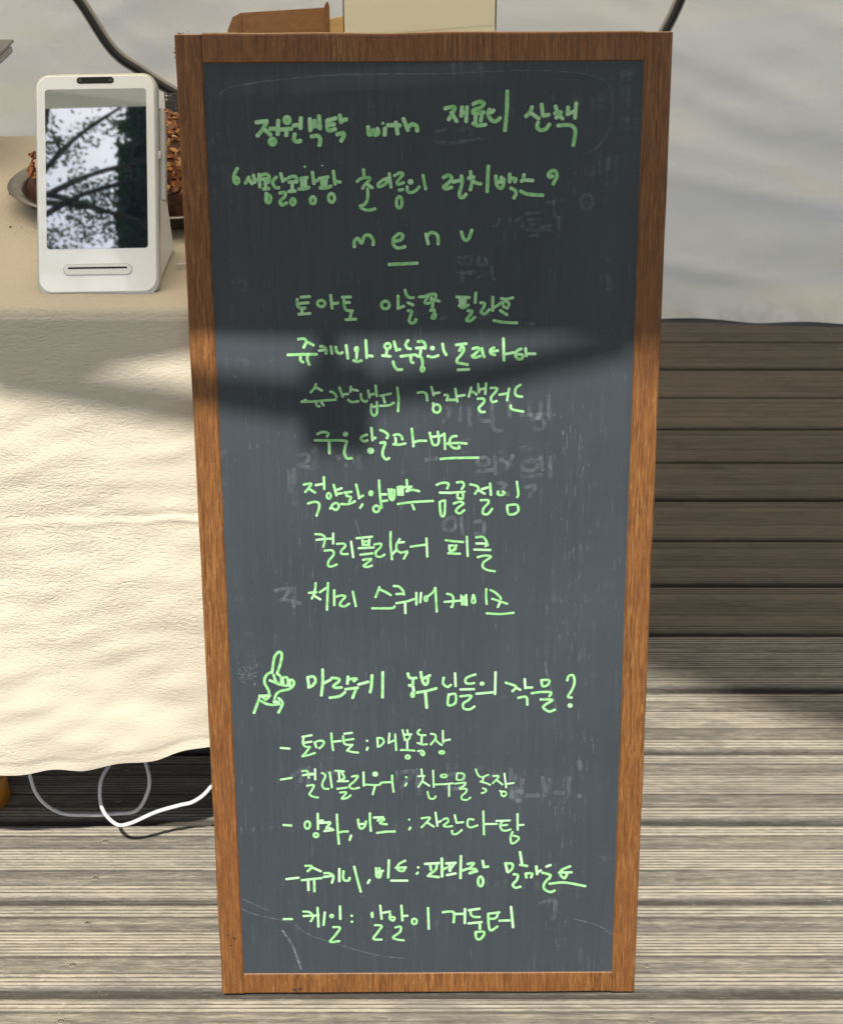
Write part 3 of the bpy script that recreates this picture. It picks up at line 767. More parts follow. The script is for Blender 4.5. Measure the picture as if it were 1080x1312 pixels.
mesh('slate_panel', [(OX0-.001, SY, OZ0-.001), (OX1+.001, SY, OZ0-.001), (OX1+.001, SY, OZ1+.001), (OX0-.001, SY, OZ1+.001), (OX0-.001, TH, OZ0-.001), (OX1+.001, TH, OZ0-.001), (OX1+.001, TH, OZ1+.001), (OX0-.001, TH, OZ1+.001)], [(0,1,2,3),(7,6,5,4)], M_slate, sign)
# splinters at the worn top left corner
sv = []; sf = []; rnd = random.Random(3)
for k in range(24):
    if k < 17: c = Vector((-Wb/2+rnd.uniform(-.002,.001), rnd.uniform(.001,.012), Hb-.016+rnd.gauss(0,.0035)))
    else: c = Vector((-Wb/2+rnd.uniform(0,.012), rnd.uniform(.001,.008), Hb+rnd.uniform(-.001,.001)))
    d = Vector((rnd.uniform(-1,.1), rnd.uniform(-.6,.2), rnd.uniform(-.5,.8))).normalized()*rnd.uniform(.001,.003)
    e = d.orthogonal().normalized()*rnd.uniform(.0006,.0013); g = d.cross(e).normalized()*.0004
    i = len(sv); sv += [c-e, c+e, c+g, c+d]; sf += [(i,i+1,i+3), (i+1,i+2,i+3), (i+2,i,i+3)]
tag(mesh('splinters', sv, sf, M_edge, sign), kind='stuff')
# small wear: chips and stains along the bottom rail
cv = []; cf = []
for (x, z, r_) in ((-.137,.0052,.0016),(-.1315,.0062,.0018),(-.1345,.0030,.0010),(.168,.004,.0012),(-.196,.066,.0016),(-.2,.058,.001),(-.203,.070,.001)):
    i = len(cv); n = 10
    for k in range(n):
        a = 6.283*k/n; q = r_*(1+.3*math.sin(3*a+x*90)); cv.append((x+q*math.cos(a), -.00025, z+q*.9*math.sin(a)))
    cf.append(tuple(range(i, i+n)))
tag(mesh('chip_marks', cv, cf, M_knot, sign), kind='stuff')

# ---- handwriting: each stroke a ribbon of marker paint lying on the slate
def ribbons(name, strokes, mat, lift=.00030, wscale=1.0, seed=0, taper=True):
    rnd = random.Random(seed); vs_ = []; fs = []; rim = []; tip = []
    for si, (W, pts) in enumerate(strokes):
        hw = W/2*wscale
        y = SY-lift-.0000035*si
        P = cat_rom([Vector((a, b, 0)) for a, b in pts], 6)
        # even spacing not needed; drop duplicates
        Q = [P[0]]
        for p in P[1:]:
            if (p-Q[-1]).length > hw*.18: Q.append(p)
        if len(Q) < 2: Q.append(Q[0]+Vector((hw*.2, 0, 0)))
        # round caps: extra stations
        t0 = (Q[0]-Q[1]).normalized(); t1 = (Q[-1]-Q[-2]).normalized()
        st = []
        dot = (Q[-1]-Q[0]).length < hw and len(Q) < 4
        for f in (1.0, .92, .75, .45, .0): st.append((Q[0]+t0*hw*.92*f*(1 if dot else .85), math.sqrt(max(0, 1-f*f)), t0*-1, 1))
        L = sum((b-a).length for a, b in zip(Q, Q[1:])); ac = 0
        for i in range(1, len(Q)-1):
            ac += (Q[i]-Q[i-1]).length
            t_ = (Q[i+1]-Q[i-1]).normalized()
            wv = 1+.10*noise.noise(Vector((Q[i].x*260, Q[i].y*260, seed)))
            e = max(0, 1-min(ac, L-ac)/(hw*1.6))
            st.append((Q[i], wv, t_, e*.8))
        for f in (.0, .45, .75, .92, 1.0): st.append((Q[-1]+t1*hw*.92*f*(1 if dot else .85), math.sqrt(max(0, 1-f*f)), t1, 1))
        b0 = len(vs_); tips = rnd.random()
        for (p, w, t_, e) in st:
            nrm = Vector((-t_.y, t_.x, 0))
            for k in (-1, -.72, 0, .72, 1):
                q = p+nrm*hw*max(w, .02)*k
                vs_.append((q.x, y-.00005*(1-k*k), q.y)); rim.append(abs(k)**2 if not e > .99 or w > .6 else 1); tip.append(e*(.2+.8*tips)*(1-abs(k)*.6))
        for i in range(len(st)-1):
            for k in range(4):
                a = b0+i*5+k; fs.append((a, a+5, a+6, a+1))
    o = mesh(name, vs_, fs, mat, sign, True)
    for nm, arr in (('rim', rim), ('tip', tip)):
        at = o.data.attributes.new(nm, 'FLOAT', 'POINT'); at.data.foreach_set('value', arr)
    return o
def parse(txt):
    for ln in txt.strip().split('\n'):
        nm, rest = ln.split('|'); ss = []
        for s in rest.split(';'):
            W, pp = s.split(':')
            ss.append((int(W)*1e-4, [tuple(int(v)*1e-4 for v in p.split(',')) for p in pp.split()]))
        yield nm, ss
STROKES = """garden table words of the title|39:-1448,8769 -1355,8780;39:-1360,8769 -1396,8708 -1442,8655;39:-1388,8716 -1327,8662;39:-1333,8715 -1268,8715;39:-1258,8784 -1266,8666;39:-1316,8629 -1301,8626 -1292,8614 -1291,8599 -1299,8586 -1314,8580 -1328,8585 -1336,8597 -1335,8613 -1326,8625 -1311,8629;39:-1183,8812 -1170,8809 -1161,8797 -1160,8782 -1168,8769 -1181,8763 -1194,8768 -1202,8780 -1202,8796 -1193,8808 -1179,8812;39:-1232,8707 -1146,8714;39:-1188,8707 -1193,8656;39:-1127,8742 -1064,8747;39:-1062,8805 -1068,8717;39:-1119,8668 -1125,8619 -1095,8604 -1068,8614;39:-985,8797 -983,8698;39:-980,8721 -939,8744 -896,8716;39:-945,8782 -952,8728;39:-906,8820 -899,8725;39:-976,8647 -921,8652 -899,8621 -908,8572;39:-824,8789 -836,8743 -826,8697 -768,8709;39:-840,8778 -762,8801;39:-830,8743 -774,8750;39:-725,8826 -716,8765;39:-715,8781 -669,8791;39:-754,8663 -702,8674 -695,8650 -719,8608;39:-483,8726 -476,8662 -447,8677 -441,8703 -429,8661 -397,8672 -405,8710;39:-338,8713 -341,8656;28:-357,8756 -356,8754;39:-315,8740 -209,8737;39:-243,8763 -229,8666;39:-178,8793 -140,8696;39:-147,8716 -103,8745 -66,8731 -60,8690;36:181,8878 266,8886 212,8783;36:235,8844 282,8768;36:328,8889 321,8813;36:324,8840 364,8843;36:370,8889 363,8767;36:422,8911 476,8934 515,8918 484,8881 430,8866 430,8835 515,8845;36:445,8812 443,8759;36:500,8827 489,8769;36:422,8751 461,8733 532,8739;36:566,8869 551,8830 578,8781 617,8766 656,8796;36:578,8842 601,8860;36:716,9020 713,8857 699,8689;36:930,8886 912,8840 878,8807;36:925,8833 991,8787;36:1012,8908 1025,8812;36:1028,8809 1076,8821;36:984,8756 976,8718 1008,8690 1055,8702 1082,8740;36:1132,8892 1145,8854;36:1127,8831 1184,8842 1139,8793;36:1162,8816 1197,8785;36:1241,8884 1236,8820;36:1242,8826 1301,8850;36:1309,8917 1302,8792;36:1156,8728 1257,8732 1305,8693 1303,8624 1292,8560
quoted subtitle|32:-1626,8379 -1654,8330 -1661,8280 -1647,8250 -1626,8255 -1620,8280 -1635,8300 -1655,8290;32:-1529,8304 -1561,8249;32:-1534,8289 -1504,8244;32:-1488,8319 -1480,8254;32:-1479,8272 -1449,8284;32:-1440,8328 -1436,8214;32:-1422,8318 -1382,8328 -1352,8303 -1364,8253;32:-1419,8283 -1361,8288;32:-1388,8278 -1386,8213;32:-1406,8198 -1356,8203;32:-1369,8147 -1355,8143 -1346,8126 -1346,8105 -1354,8086 -1367,8079 -1381,8085 -1388,8103 -1387,8124 -1378,8141 -1364,8147;32:-1382,8163 -1382,8103;32:-1290,8301 -1323,8261 -1305,8215 -1270,8208;32:-1251,8332 -1233,8262;32:-1232,8275 -1202,8284;32:-1264,8163 -1217,8167 -1222,8132 -1263,8092 -1249,8060 -1208,8077;32:-1181,8297 -1130,8307 -1111,8277 -1117,8252;32:-1182,8257 -1132,8260;32:-1153,8242 -1156,8187;32:-1185,8177 -1129,8180;32:-1154,8113 -1142,8109 -1134,8097 -1134,8080 -1141,8066 -1152,8060 -1164,8065 -1171,8079 -1170,8095 -1162,8108 -1150,8113;32:-1081,8287 -1020,8296;32:-1071,8282 -1068,8212;32:-1038,8286 -1037,8216;32:-1053,8276 -1054,8221;32:-1098,8197 -1043,8199 -1007,8211;32:-976,8343 -963,8241;32:-960,8263 -930,8271;22:-1040,8389 -1039,8388;32:-979,8129 -965,8125 -956,8111 -955,8091 -963,8075 -977,8069 -990,8074 -998,8090 -997,8109 -988,8124 -974,8129;32:-919,8286 -838,8300;32:-897,8286 -891,8216;32:-854,8290 -860,8220;32:-874,8282 -877,8223;32:-911,8206 -861,8205 -815,8220;32:-792,8350 -779,8235;32:-774,8262 -733,8255;16:-888,8398 -887,8397;32:-815,8156 -798,8151 -788,8133 -787,8109 -796,8088 -812,8080 -828,8087 -837,8106 -837,8131 -826,8150 -810,8156;29:-530,8363 -525,8308;29:-587,8259 -554,8284 -488,8293 -478,8273 -525,8224 -540,8199;29:-499,8238 -454,8203;29:-495,8198 -498,8108 -527,8058 -563,8048 -543,8023 -488,8009 -432,8022;29:-403,8238 -357,8273 -317,8262 -353,8228 -399,8213 -403,8238;29:-306,8327 -291,8207;29:-352,8276 -312,8289;29:-261,8307 -211,8332 -186,8317 -211,8287 -237,8252 -227,8232 -181,8247;29:-222,8182 -187,8187;29:-224,8126 -209,8120 -199,8096 -198,8064 -206,8037 -221,8026 -236,8035 -244,8061 -244,8093 -234,8118 -219,8127;52:-123,8254 -122,8253;29:-151,8212 -146,8171 -111,8161 -71,8181 -45,8211;29:-11,8311 0,8246 12,8191;34:165,8288 208,8309 240,8282 203,8235 170,8209 192,8192 240,8206;34:251,8251 320,8266;34:322,8303 331,8250 310,8165 310,8123 342,8117 364,8144;34:403,8340 406,8297;34:385,8282 433,8292;34:422,8292 417,8250 401,8181;34:422,8255 460,8239 492,8233;34:558,8386 553,8270 549,8164;34:623,8301 631,8227 659,8195 685,8206 695,8275;34:637,8246 685,8253;34:672,8291 669,8243;34:745,8317 744,8248;34:754,8280 797,8274 789,8248;34:755,8195 793,8173 799,8141 783,8109;34:869,8311 861,8268 846,8253;34:867,8265 947,8259;34:841,8168 906,8141 1035,8131;34:1080,8310 1107,8341 1144,8336 1156,8293 1135,8251 1125,8224;34:1080,8310 1091,8288 1118,8297
menu heading with its underline|32:-620,7687 -619,7738 -587,7763 -558,7718 -529,7782 -485,7788 -453,7743 -456,7705;32:-269,7736 -211,7748 -192,7787 -230,7799 -275,7755 -273,7704 -237,7674 -173,7687;32:12,7798 31,7709;32:21,7779 57,7811 101,7798 118,7766 120,7708;32:324,7815 350,7745 388,7754 416,7830;32:-316,7529 -187,7534 -66,7540
first dish line|29:-1105,7240 -1027,7246;29:-1139,7222 -1138,7170 -1118,7144 -1071,7141;29:-1122,7183 -1039,7190;29:-1098,7133 -1102,7093;29:-1130,7086 -1026,7093;29:-929,7211 -909,7208 -895,7194 -894,7175 -906,7160 -925,7153 -945,7159 -958,7174 -957,7192 -944,7207 -923,7212;29:-840,7257 -829,7137;29:-825,7179 -776,7186;29:-737,7238 -662,7240;29:-721,7230 -720,7162 -700,7120 -648,7115;29:-709,7189 -673,7191;29:-654,7110 -670,7052;29:-710,7034 -619,7038;29:-357,7201 -336,7196 -321,7179 -319,7157 -331,7138 -352,7130 -374,7137 -387,7155 -386,7178 -372,7195 -351,7201;29:-239,7248 -240,7130;29:-235,7137 -188,7154;29:-177,7300 -164,7258 -139,7232 -102,7230;29:-151,7185 -106,7164;29:-150,7112 -121,7107 -129,7065 -142,7023 -125,7000 -94,7007 -80,7033;29:-51,7237 1,7240;29:1,7242 52,7260 97,7257 93,7221;29:26,7240 0,7185 47,7184 59,7231;29:52,7219 129,7197;29:73,7200 65,7121;29:49,7114 83,7118 78,7085 62,7048 88,7045 93,7079;29:282,7235 398,7229;29:310,7225 320,7162;29:362,7219 357,7162;29:305,7157 341,7138 388,7161;29:334,7219 336,7157;29:454,7271 449,7182;29:383,7109 424,7104 393,7057 372,7025 404,7015 445,7051;29:496,7182 532,7176 522,7135 501,7098 533,7080 576,7119;29:606,7233 605,7108;29:610,7134 656,7160 682,7181;29:681,7219 728,7212 784,7225;29:712,7207 697,7170 708,7139;29:728,7196 751,7165 731,7128;29:672,7111 703,7090 734,7070;29:616,7019 709,7002 823,6996
second dish line|28:-1140,6858 -1090,6862 -1069,6837 -1093,6781;28:-1069,6832 -1036,6820 -1004,6801;28:-1238,6714 -1111,6718 -978,6718;28:-1125,6696 -1124,6662 -1102,6645;28:-1061,6707 -1063,6668 -1047,6622;28:-943,6791 -910,6786 -889,6757 -895,6723;28:-955,6752 -897,6760;28:-849,6791 -840,6723;28:-805,6785 -795,6740 -768,6723 -745,6734;28:-711,6801 -697,6677;28:-619,6779 -612,6777 -607,6768 -607,6757 -611,6747 -617,6743 -624,6747 -628,6756 -628,6767 -623,6776 -617,6779;28:-615,6739 -619,6676;28:-647,6660 -614,6648 -575,6659;28:-533,6846 -527,6682;28:-519,6704 -475,6698;28:-340,6815 -324,6812 -313,6800 -312,6784 -321,6771 -337,6765 -353,6770 -363,6783 -362,6799 -352,6811 -335,6815;28:-344,6760 -349,6709;28:-386,6704 -314,6695;28:-279,6833 -258,6748;28:-258,6756 -225,6759;28:-290,6646 -276,6601 -249,6572 -210,6574;28:-152,6843 -175,6804 -158,6770 -131,6764;28:-131,6691 -126,6645 -106,6634;28:-220,6695 -103,6708 -76,6702;28:-64,6829 -20,6831 2,6797 -1,6764;28:-81,6770 -9,6775;28:-37,6764 -46,6702;28:-70,6693 -39,6688 -24,6639 -29,6594;28:-26,6597 -17,6594 -11,6585 -10,6572 -15,6561 -24,6556 -33,6560 -38,6570 -38,6583 -32,6594 -23,6597;46:63,6769 64,6768;28:24,6696 68,6686 118,6701;28:157,6808 168,6746 190,6706;28:279,6798 372,6809;28:308,6745 334,6784 348,6750 323,6705 290,6666 290,6635 329,6626 384,6614;28:295,6567 395,6571;28:428,6761 472,6772 483,6750 445,6710 423,6693 450,6680 495,6693;28:511,6766 522,6710 534,6684;28:621,6771 588,6749 594,6715 628,6703;28:600,6735 655,6743;28:704,6855 711,6652;28:722,6709 799,6725;28:865,6759 826,6736 816,6691 844,6663 877,6674 877,6702 838,6708;28:904,6764 913,6691;28:921,6713 993,6711
third dish line|25:-992,6441 -1005,6406 -1041,6365;25:-990,6411 -937,6380;25:-1127,6276 -1023,6279 -915,6288 -816,6295;25:-1127,6276 -1087,6294;25:-994,6269 -985,6238 -965,6233;25:-945,6268 -926,6241;25:-863,6372 -829,6359 -806,6318;25:-779,6409 -765,6364 -751,6323;25:-751,6343 -702,6348;25:-676,6416 -679,6368;25:-671,6392 -612,6378;25:-703,6292 -668,6272 -609,6280;25:-586,6348 -579,6297 -545,6273 -530,6286;25:-519,6381 -508,6312;25:-508,6337 -445,6352;25:-451,6425 -441,6326;25:-491,6250 -494,6179 -471,6143 -443,6169 -442,6271;25:-482,6225 -447,6230;25:-411,6329 -313,6349;25:-382,6316 -368,6265;25:-413,6235 -334,6239 -289,6262;25:-255,6406 -244,6300 -250,6183;25:-68,6355 -27,6362 7,6344 17,6283;25:54,6410 76,6331;25:81,6349 130,6357;25:98,6245 119,6240 133,6221 135,6197 124,6176 104,6168 83,6175 70,6195 71,6219 84,6239 105,6245;25:71,6257 76,6227;25:175,6333 204,6328 194,6282;25:194,6292 209,6287 268,6287;25:273,6393 290,6271;25:283,6319 357,6332;25:416,6403 394,6317;25:406,6367 440,6357 465,6337;25:479,6436 487,6357;25:490,6382 534,6392;25:551,6442 544,6341;25:475,6296 529,6296 530,6260 486,6209 506,6173 540,6173;25:593,6397 647,6396 642,6366 598,6310 609,6265 648,6275;25:672,6333 751,6345;25:760,6391 743,6279;25:863,6425 824,6395 815,6345 840,6319 879,6314;25:777,6231 782,6202 822,6187 891,6173
fourth dish line with its underline|27:-990,5971 -949,5989 -902,5984 -890,5968 -903,5947;27:-1015,5911 -912,5910 -776,5909 -721,5901;27:-884,5902 -884,5786;51:-736,5969 -735,5969;27:-721,5898 -738,5847 -747,5789 -724,5739 -680,5739;27:-537,5962 -581,5946 -590,5917 -562,5900 -534,5908;27:-495,6027 -486,5908;27:-482,5924 -458,5932;64:-508,5809 -507,5808;27:-414,6006 -370,5986 -343,5957 -355,5928;27:-415,5883 -371,5885 -392,5812 -393,5762 -365,5725 -337,5737;25:-291,5956 -251,5964 -220,5943 -212,5915;25:-276,5931 -272,5878;25:-296,5870 -248,5865 -185,5877;25:-126,6017 -118,5935 -111,5848;25:-101,5889 -61,5901 6,5901;25:38,5979 58,5892 74,5863 106,5863 122,5900 112,5987;25:58,5938 122,5946;25:173,5970 179,5821;25:130,5942 173,5966;25:284,5945 241,5937 221,5900 225,5858 265,5829 309,5829 304,5850;25:201,5873 296,5879 376,5872;26:137,5726 233,5734 353,5736 484,5737
fifth dish line|25:-1128,5486 -1060,5495 -1083,5453 -1116,5413;25:-1083,5447 -1025,5407;25:-1018,5480 -953,5491;25:-941,5558 -939,5440;25:-1094,5301 -1038,5317 -995,5306 -991,5260 -1018,5181;25:-901,5402 -890,5398 -882,5386 -882,5368 -888,5354 -899,5348 -910,5353 -917,5367 -916,5384 -909,5398 -898,5402;25:-852,5483 -828,5378;25:-832,5429 -778,5449;25:-822,5395 -779,5400;25:-889,5249 -862,5294 -824,5305 -808,5271 -836,5237 -873,5260;25:-757,5406 -688,5414;25:-725,5406 -736,5377 -694,5360 -711,5321;25:-786,5295 -717,5295 -657,5321;25:-644,5484 -629,5416 -619,5349;25:-619,5354 -581,5377;25:-588,5292 -610,5256;25:-510,5417 -502,5414 -497,5406 -497,5394 -501,5385 -509,5381 -517,5384 -521,5393 -521,5405 -516,5414 -508,5417;25:-432,5522 -426,5393 -411,5257;25:-415,5387 -367,5387;25:-416,5319 -357,5327;25:-463,5277 -445,5273 -433,5258 -432,5238 -442,5221 -459,5214 -477,5220 -488,5237 -487,5257 -475,5273 -458,5278;25:-345,5437 -335,5358 -314,5330 -292,5358 -291,5431;25:-318,5437 -314,5336;25:-259,5459 -254,5380;25:-238,5465 -233,5380;25:-216,5464 -214,5380;25:-264,5448 -131,5461;25:-176,5526 -173,5459;25:-141,5458 -179,5419;25:-179,5414 -126,5430 -61,5415;25:-261,5292 -126,5310 67,5320;25:-127,5284 -108,5238;25:100,5477 155,5496 209,5488 198,5440;25:129,5401 241,5398;25:128,5311 139,5186 171,5184 179,5322;25:144,5319 177,5324;25:289,5499 337,5503 353,5472 332,5435;25:241,5400 359,5408;25:295,5388 295,5349 321,5343;25:343,5394 343,5343 316,5343;25:257,5293 316,5312 348,5292 300,5253 279,5219 316,5196 357,5230;25:410,5480 466,5466 487,5438 455,5388;25:482,5427 546,5387;25:519,5432 573,5449;25:594,5488 603,5375;25:509,5325 573,5325 579,5297 536,5246 531,5195 574,5189 615,5240;25:669,5409 669,5381 707,5375 728,5397 712,5409;25:842,5503 857,5385 847,5352;25:756,5273 842,5278 859,5222 822,5188 768,5191 754,5267
sixth dish line|24:-1034,5000 -973,4993 -944,4959 -961,4873;24:-1025,4943 -939,4953;24:-924,4953 -871,4956;24:-867,5006 -869,4904;24:-952,4835 -881,4838 -866,4797 -914,4732 -920,4683 -884,4678 -840,4697;24:-834,4902 -768,4904 -758,4877 -794,4834 -790,4802 -734,4801;24:-701,4925 -684,4768;24:-650,4957 -503,4972;24:-595,4940 -591,4887;24:-529,4945 -535,4886;24:-562,4926 -548,4924 -538,4915 -537,4903 -545,4894 -559,4890 -573,4893 -582,4903 -582,4914 -572,4923 -558,4926;24:-632,4858 -489,4865;24:-617,4793 -500,4807;24:-593,4741 -516,4751 -558,4708 -589,4681 -553,4670 -510,4684;24:-484,4894 -423,4902 -429,4864 -470,4821 -465,4778 -425,4772 -389,4794;24:-330,5019 -332,4891 -320,4745;24:-313,4799 -282,4836;24:-245,4949 -276,4890 -272,4836 -241,4815;24:-256,4912 -205,4917;24:-241,4809 -175,4825;24:-175,4814 -211,4750;24:-144,4870 -48,4884 -2,4889;24:4,4953 11,4770;24:184,4933 257,4922 349,4914;24:217,4882 222,4831 247,4823 283,4882;24:243,4881 262,4877 275,4865 277,4849 266,4835 248,4829 230,4834 218,4847 219,4864 230,4877 249,4881;24:207,4803 257,4799 318,4798;24:381,4967 390,4773;24:468,4959 531,4963 566,4918 577,4880;24:470,4899 556,4898;24:562,4894 557,4869;24:450,4838 603,4833;24:483,4762 552,4778 608,4766 542,4713 533,4664 574,4634 645,4620
seventh dish line with its underline|25:-1043,4511 -1047,4460 -1057,4420;25:-1110,4412 -1038,4419;25:-1053,4414 -1083,4353;25:-1054,4379 -1002,4345;25:-1007,4417 -947,4460;25:-926,4511 -934,4378 -942,4239;25:-869,4439 -872,4285;25:-848,4372 -805,4385 -767,4372 -806,4321 -817,4285 -774,4274 -730,4300;25:-694,4423 -668,4274;25:-442,4467 -460,4416 -480,4365;25:-436,4442 -384,4416 -336,4385;25:-515,4252 -415,4251 -319,4253 -301,4271;25:-307,4477 -259,4471 -221,4430 -212,4389;25:-284,4395 -222,4399;25:-285,4302 -194,4317;25:-201,4302 -199,4199;24:-183,4320 -106,4347;24:-94,4408 -94,4287;24:-49,4407 -58,4309;24:-5,4371 3,4368 8,4356 8,4341 4,4328 -3,4323 -11,4327 -15,4339 -15,4355 -10,4367 -3,4371;24:12,4369 63,4412 84,4456;24:86,4456 92,4335 99,4214;24:196,4395 237,4384 256,4345 248,4268 232,4263;24:171,4313 319,4325;24:329,4378 340,4284;24:376,4383 381,4279;24:355,4367 360,4284;24:444,4383 430,4317 448,4302 463,4317 447,4383;24:567,4442 565,4376 571,4288;24:606,4431 647,4409 698,4359 704,4337;24:622,4343 699,4315 766,4290;24:699,4310 677,4257;24:571,4195 700,4186 828,4199
pointing hand drawing|29:-1485,3591 -1472,3674 -1455,3757 -1419,3805 -1392,3801 -1386,3756 -1410,3658 -1437,3583;29:-1485,3599 -1531,3576 -1557,3531 -1558,3478 -1536,3432 -1520,3386 -1525,3348;29:-1509,3512 -1464,3492 -1416,3469 -1347,3454;29:-1469,3568 -1456,3515 -1430,3477;29:-1427,3576 -1400,3545 -1399,3477;29:-1379,3537 -1358,3545 -1338,3530 -1333,3461;29:-1297,3518 -1276,3491 -1292,3446 -1334,3416 -1404,3401 -1447,3371 -1466,3325 -1471,3279;29:-1318,3507 -1316,3446;29:-1331,3514 -1297,3514;29:-1386,3530 -1381,3469;29:-1615,3349 -1511,3352;29:-1608,3349 -1632,3280 -1674,3169;29:-1581,3341 -1554,3310 -1525,3341;29:-1600,3295 -1548,3264 -1486,3253 -1423,3264;29:-1478,3287 -1429,3283;29:-1431,3325 -1394,3279 -1410,3225 -1436,3172
question heading|30:-1144,3542 -1134,3440;30:-1144,3542 -1087,3549 -1070,3501 -1102,3453 -1140,3436;30:-998,3623 -1001,3487 -1017,3350;30:-989,3480 -926,3514;30:-913,3534 -850,3527 -845,3499 -896,3452 -877,3431 -821,3434;30:-936,3325 -842,3342 -788,3383;30:-756,3547 -764,3472;30:-750,3519 -675,3526 -701,3499;30:-784,3414 -664,3430;30:-677,3430 -697,3375 -716,3323;30:-658,3464 -563,3491;30:-525,3559 -532,3457 -546,3381;30:-422,3592 -424,3456 -428,3326;30:-181,3577 -163,3530 -100,3529;30:-131,3523 -138,3454 -169,3452;30:-132,3441 -126,3393;30:-138,3372 -131,3369 -126,3360 -125,3347 -129,3336 -136,3331 -143,3335 -147,3345 -147,3358 -142,3369 -136,3372;30:-56,3590 -44,3508 -19,3461 6,3474 15,3549;30:-31,3522 31,3556;30:-95,3375 -1,3392 93,3419;30:-13,3378 -1,3213;26:164,3531 157,3471 199,3433 233,3455;26:272,3576 278,3440;26:212,3356 205,3242 275,3264 275,3356 219,3352;26:469,3563 386,3530 372,3485 400,3466 456,3472;26:324,3406 456,3408;26:324,3333 428,3340 401,3294 352,3256 359,3203 415,3195 460,3225;47:530,3466 531,3464;26:477,3359 637,3374;26:661,3586 658,3354;26:759,3475 825,3452 860,3429 825,3383;26:860,3421 902,3398;26:942,3512 950,3413;26:954,3421 1016,3423;27:882,3314 959,3322 971,3240;26:1102,3499 1117,3435 1165,3450 1176,3498 1102,3499;26:1011,3362 1097,3374 1195,3371 1182,3328;27:1098,3295 1210,3290 1141,3236 1128,3206 1185,3167 1237,3187;26:1352,3494 1365,3540 1407,3547 1422,3479 1403,3403 1363,3327 1398,3314;50:1382,3230 1383,3229
first farm line|24:-1427,2793 -1340,2784;24:-1213,2910 -1121,2928;24:-1199,2903 -1210,2847 -1188,2807 -1142,2801;24:-1196,2847 -1123,2859;24:-1142,2801 -1180,2746 -1218,2700;24:-1218,2700 -1154,2715 -1094,2737;24:-1095,2852 -1078,2796;24:-1091,2852 -1040,2869 -1004,2856 -1018,2816 -1051,2786;24:-930,2947 -926,2856 -916,2765;24:-917,2856 -839,2865;24:-805,2941 -728,2951;24:-815,2916 -812,2855 -789,2825 -725,2822;24:-793,2873 -715,2885;24:-730,2819 -781,2759;24:-781,2759 -722,2743 -672,2738;26:-585,2864 -585,2863;24:-577,2791 -589,2765;22:-483,2894 -479,2798;22:-480,2894 -434,2888 -421,2848 -449,2813 -477,2798;22:-365,2943 -374,2837;22:-371,2842 -320,2867;22:-310,2933 -301,2761;22:-237,2978 -224,2912 -215,2867;22:-191,2978 -187,2932;22:-219,2927 -151,2932;22:-215,2872 -174,2882 -164,2922;22:-192,2867 -193,2781;22:-257,2763 -193,2762 -122,2755;22:-192,2705 -179,2703 -170,2694 -170,2683 -176,2673 -189,2669 -201,2672 -208,2682 -208,2693 -200,2703 -188,2706;22:-68,2982 -91,2952 -73,2927 -14,2921;22:-50,2911 -55,2841;22:-92,2839 -46,2822 0,2825;22:-88,2750 -46,2754 -28,2724 -42,2704 -60,2729;22:37,2936 78,2926 82,2885 36,2820;22:78,2880 110,2840 146,2814;22:154,2970 157,2839;22:164,2860 224,2874;22:140,2750 155,2748 165,2742 166,2733 158,2725 144,2722 129,2725 121,2732 121,2741 130,2748 145,2750
second farm line|23:-1437,2448 -1330,2467;23:-1225,2540 -1177,2540 -1166,2500 -1161,2466;23:-1221,2494 -1124,2513;23:-1098,2560 -1099,2446;23:-1148,2500 -1100,2506;23:-1182,2379 -1115,2386 -1134,2332 -1160,2285 -1118,2257 -1076,2250;23:-1033,2519 -998,2486 -1030,2405 -1019,2351 -971,2344;23:-955,2525 -937,2358;23:-900,2543 -816,2534;23:-865,2525 -860,2438;23:-835,2518 -812,2464 -848,2438;23:-879,2427 -776,2427;23:-886,2344 -790,2357;23:-857,2303 -797,2305 -828,2256 -840,2235 -792,2242 -755,2273;23:-739,2477 -679,2484 -716,2424 -765,2377 -735,2343 -669,2356;23:-624,2524 -623,2376;58:-512,2503 -511,2501;23:-620,2389 -475,2384 -451,2409 -354,2415;23:-514,2369 -537,2281;23:-344,2488 -342,2408 -331,2307;24:-207,2467 -206,2466;21:-204,2400 -216,2373;20:-56,2554 -50,2487;20:-93,2476 -26,2480;20:-38,2473 -51,2420 -87,2359;21:-45,2420 21,2372;20:58,2540 64,2358;21:70,2385 172,2389;21:3,2305 21,2237 63,2230 85,2257;20:159,2495 178,2493 191,2485 192,2475 182,2466 164,2463 146,2466 134,2474 134,2484 146,2492 165,2495;21:172,2389 251,2398;21:215,2384 215,2256;20:293,2505 293,2438 353,2444 359,2498 299,2509;21:271,2393 372,2404 360,2370 317,2343;21:323,2334 384,2336 378,2296 342,2262 342,2222 390,2215 426,2241;20:476,2550 498,2490 534,2463 600,2490;20:552,2463 546,2429;21:522,2416 583,2396 619,2378;21:547,2342 577,2328 571,2301 535,2288;20:648,2476 703,2469 643,2395;21:679,2435 740,2381;20:757,2502 776,2347;21:782,2388 848,2398;21:749,2307 765,2303 775,2291 776,2273 768,2259 754,2253 739,2258 730,2272 730,2289 739,2303 754,2307;21:716,2314 735,2294
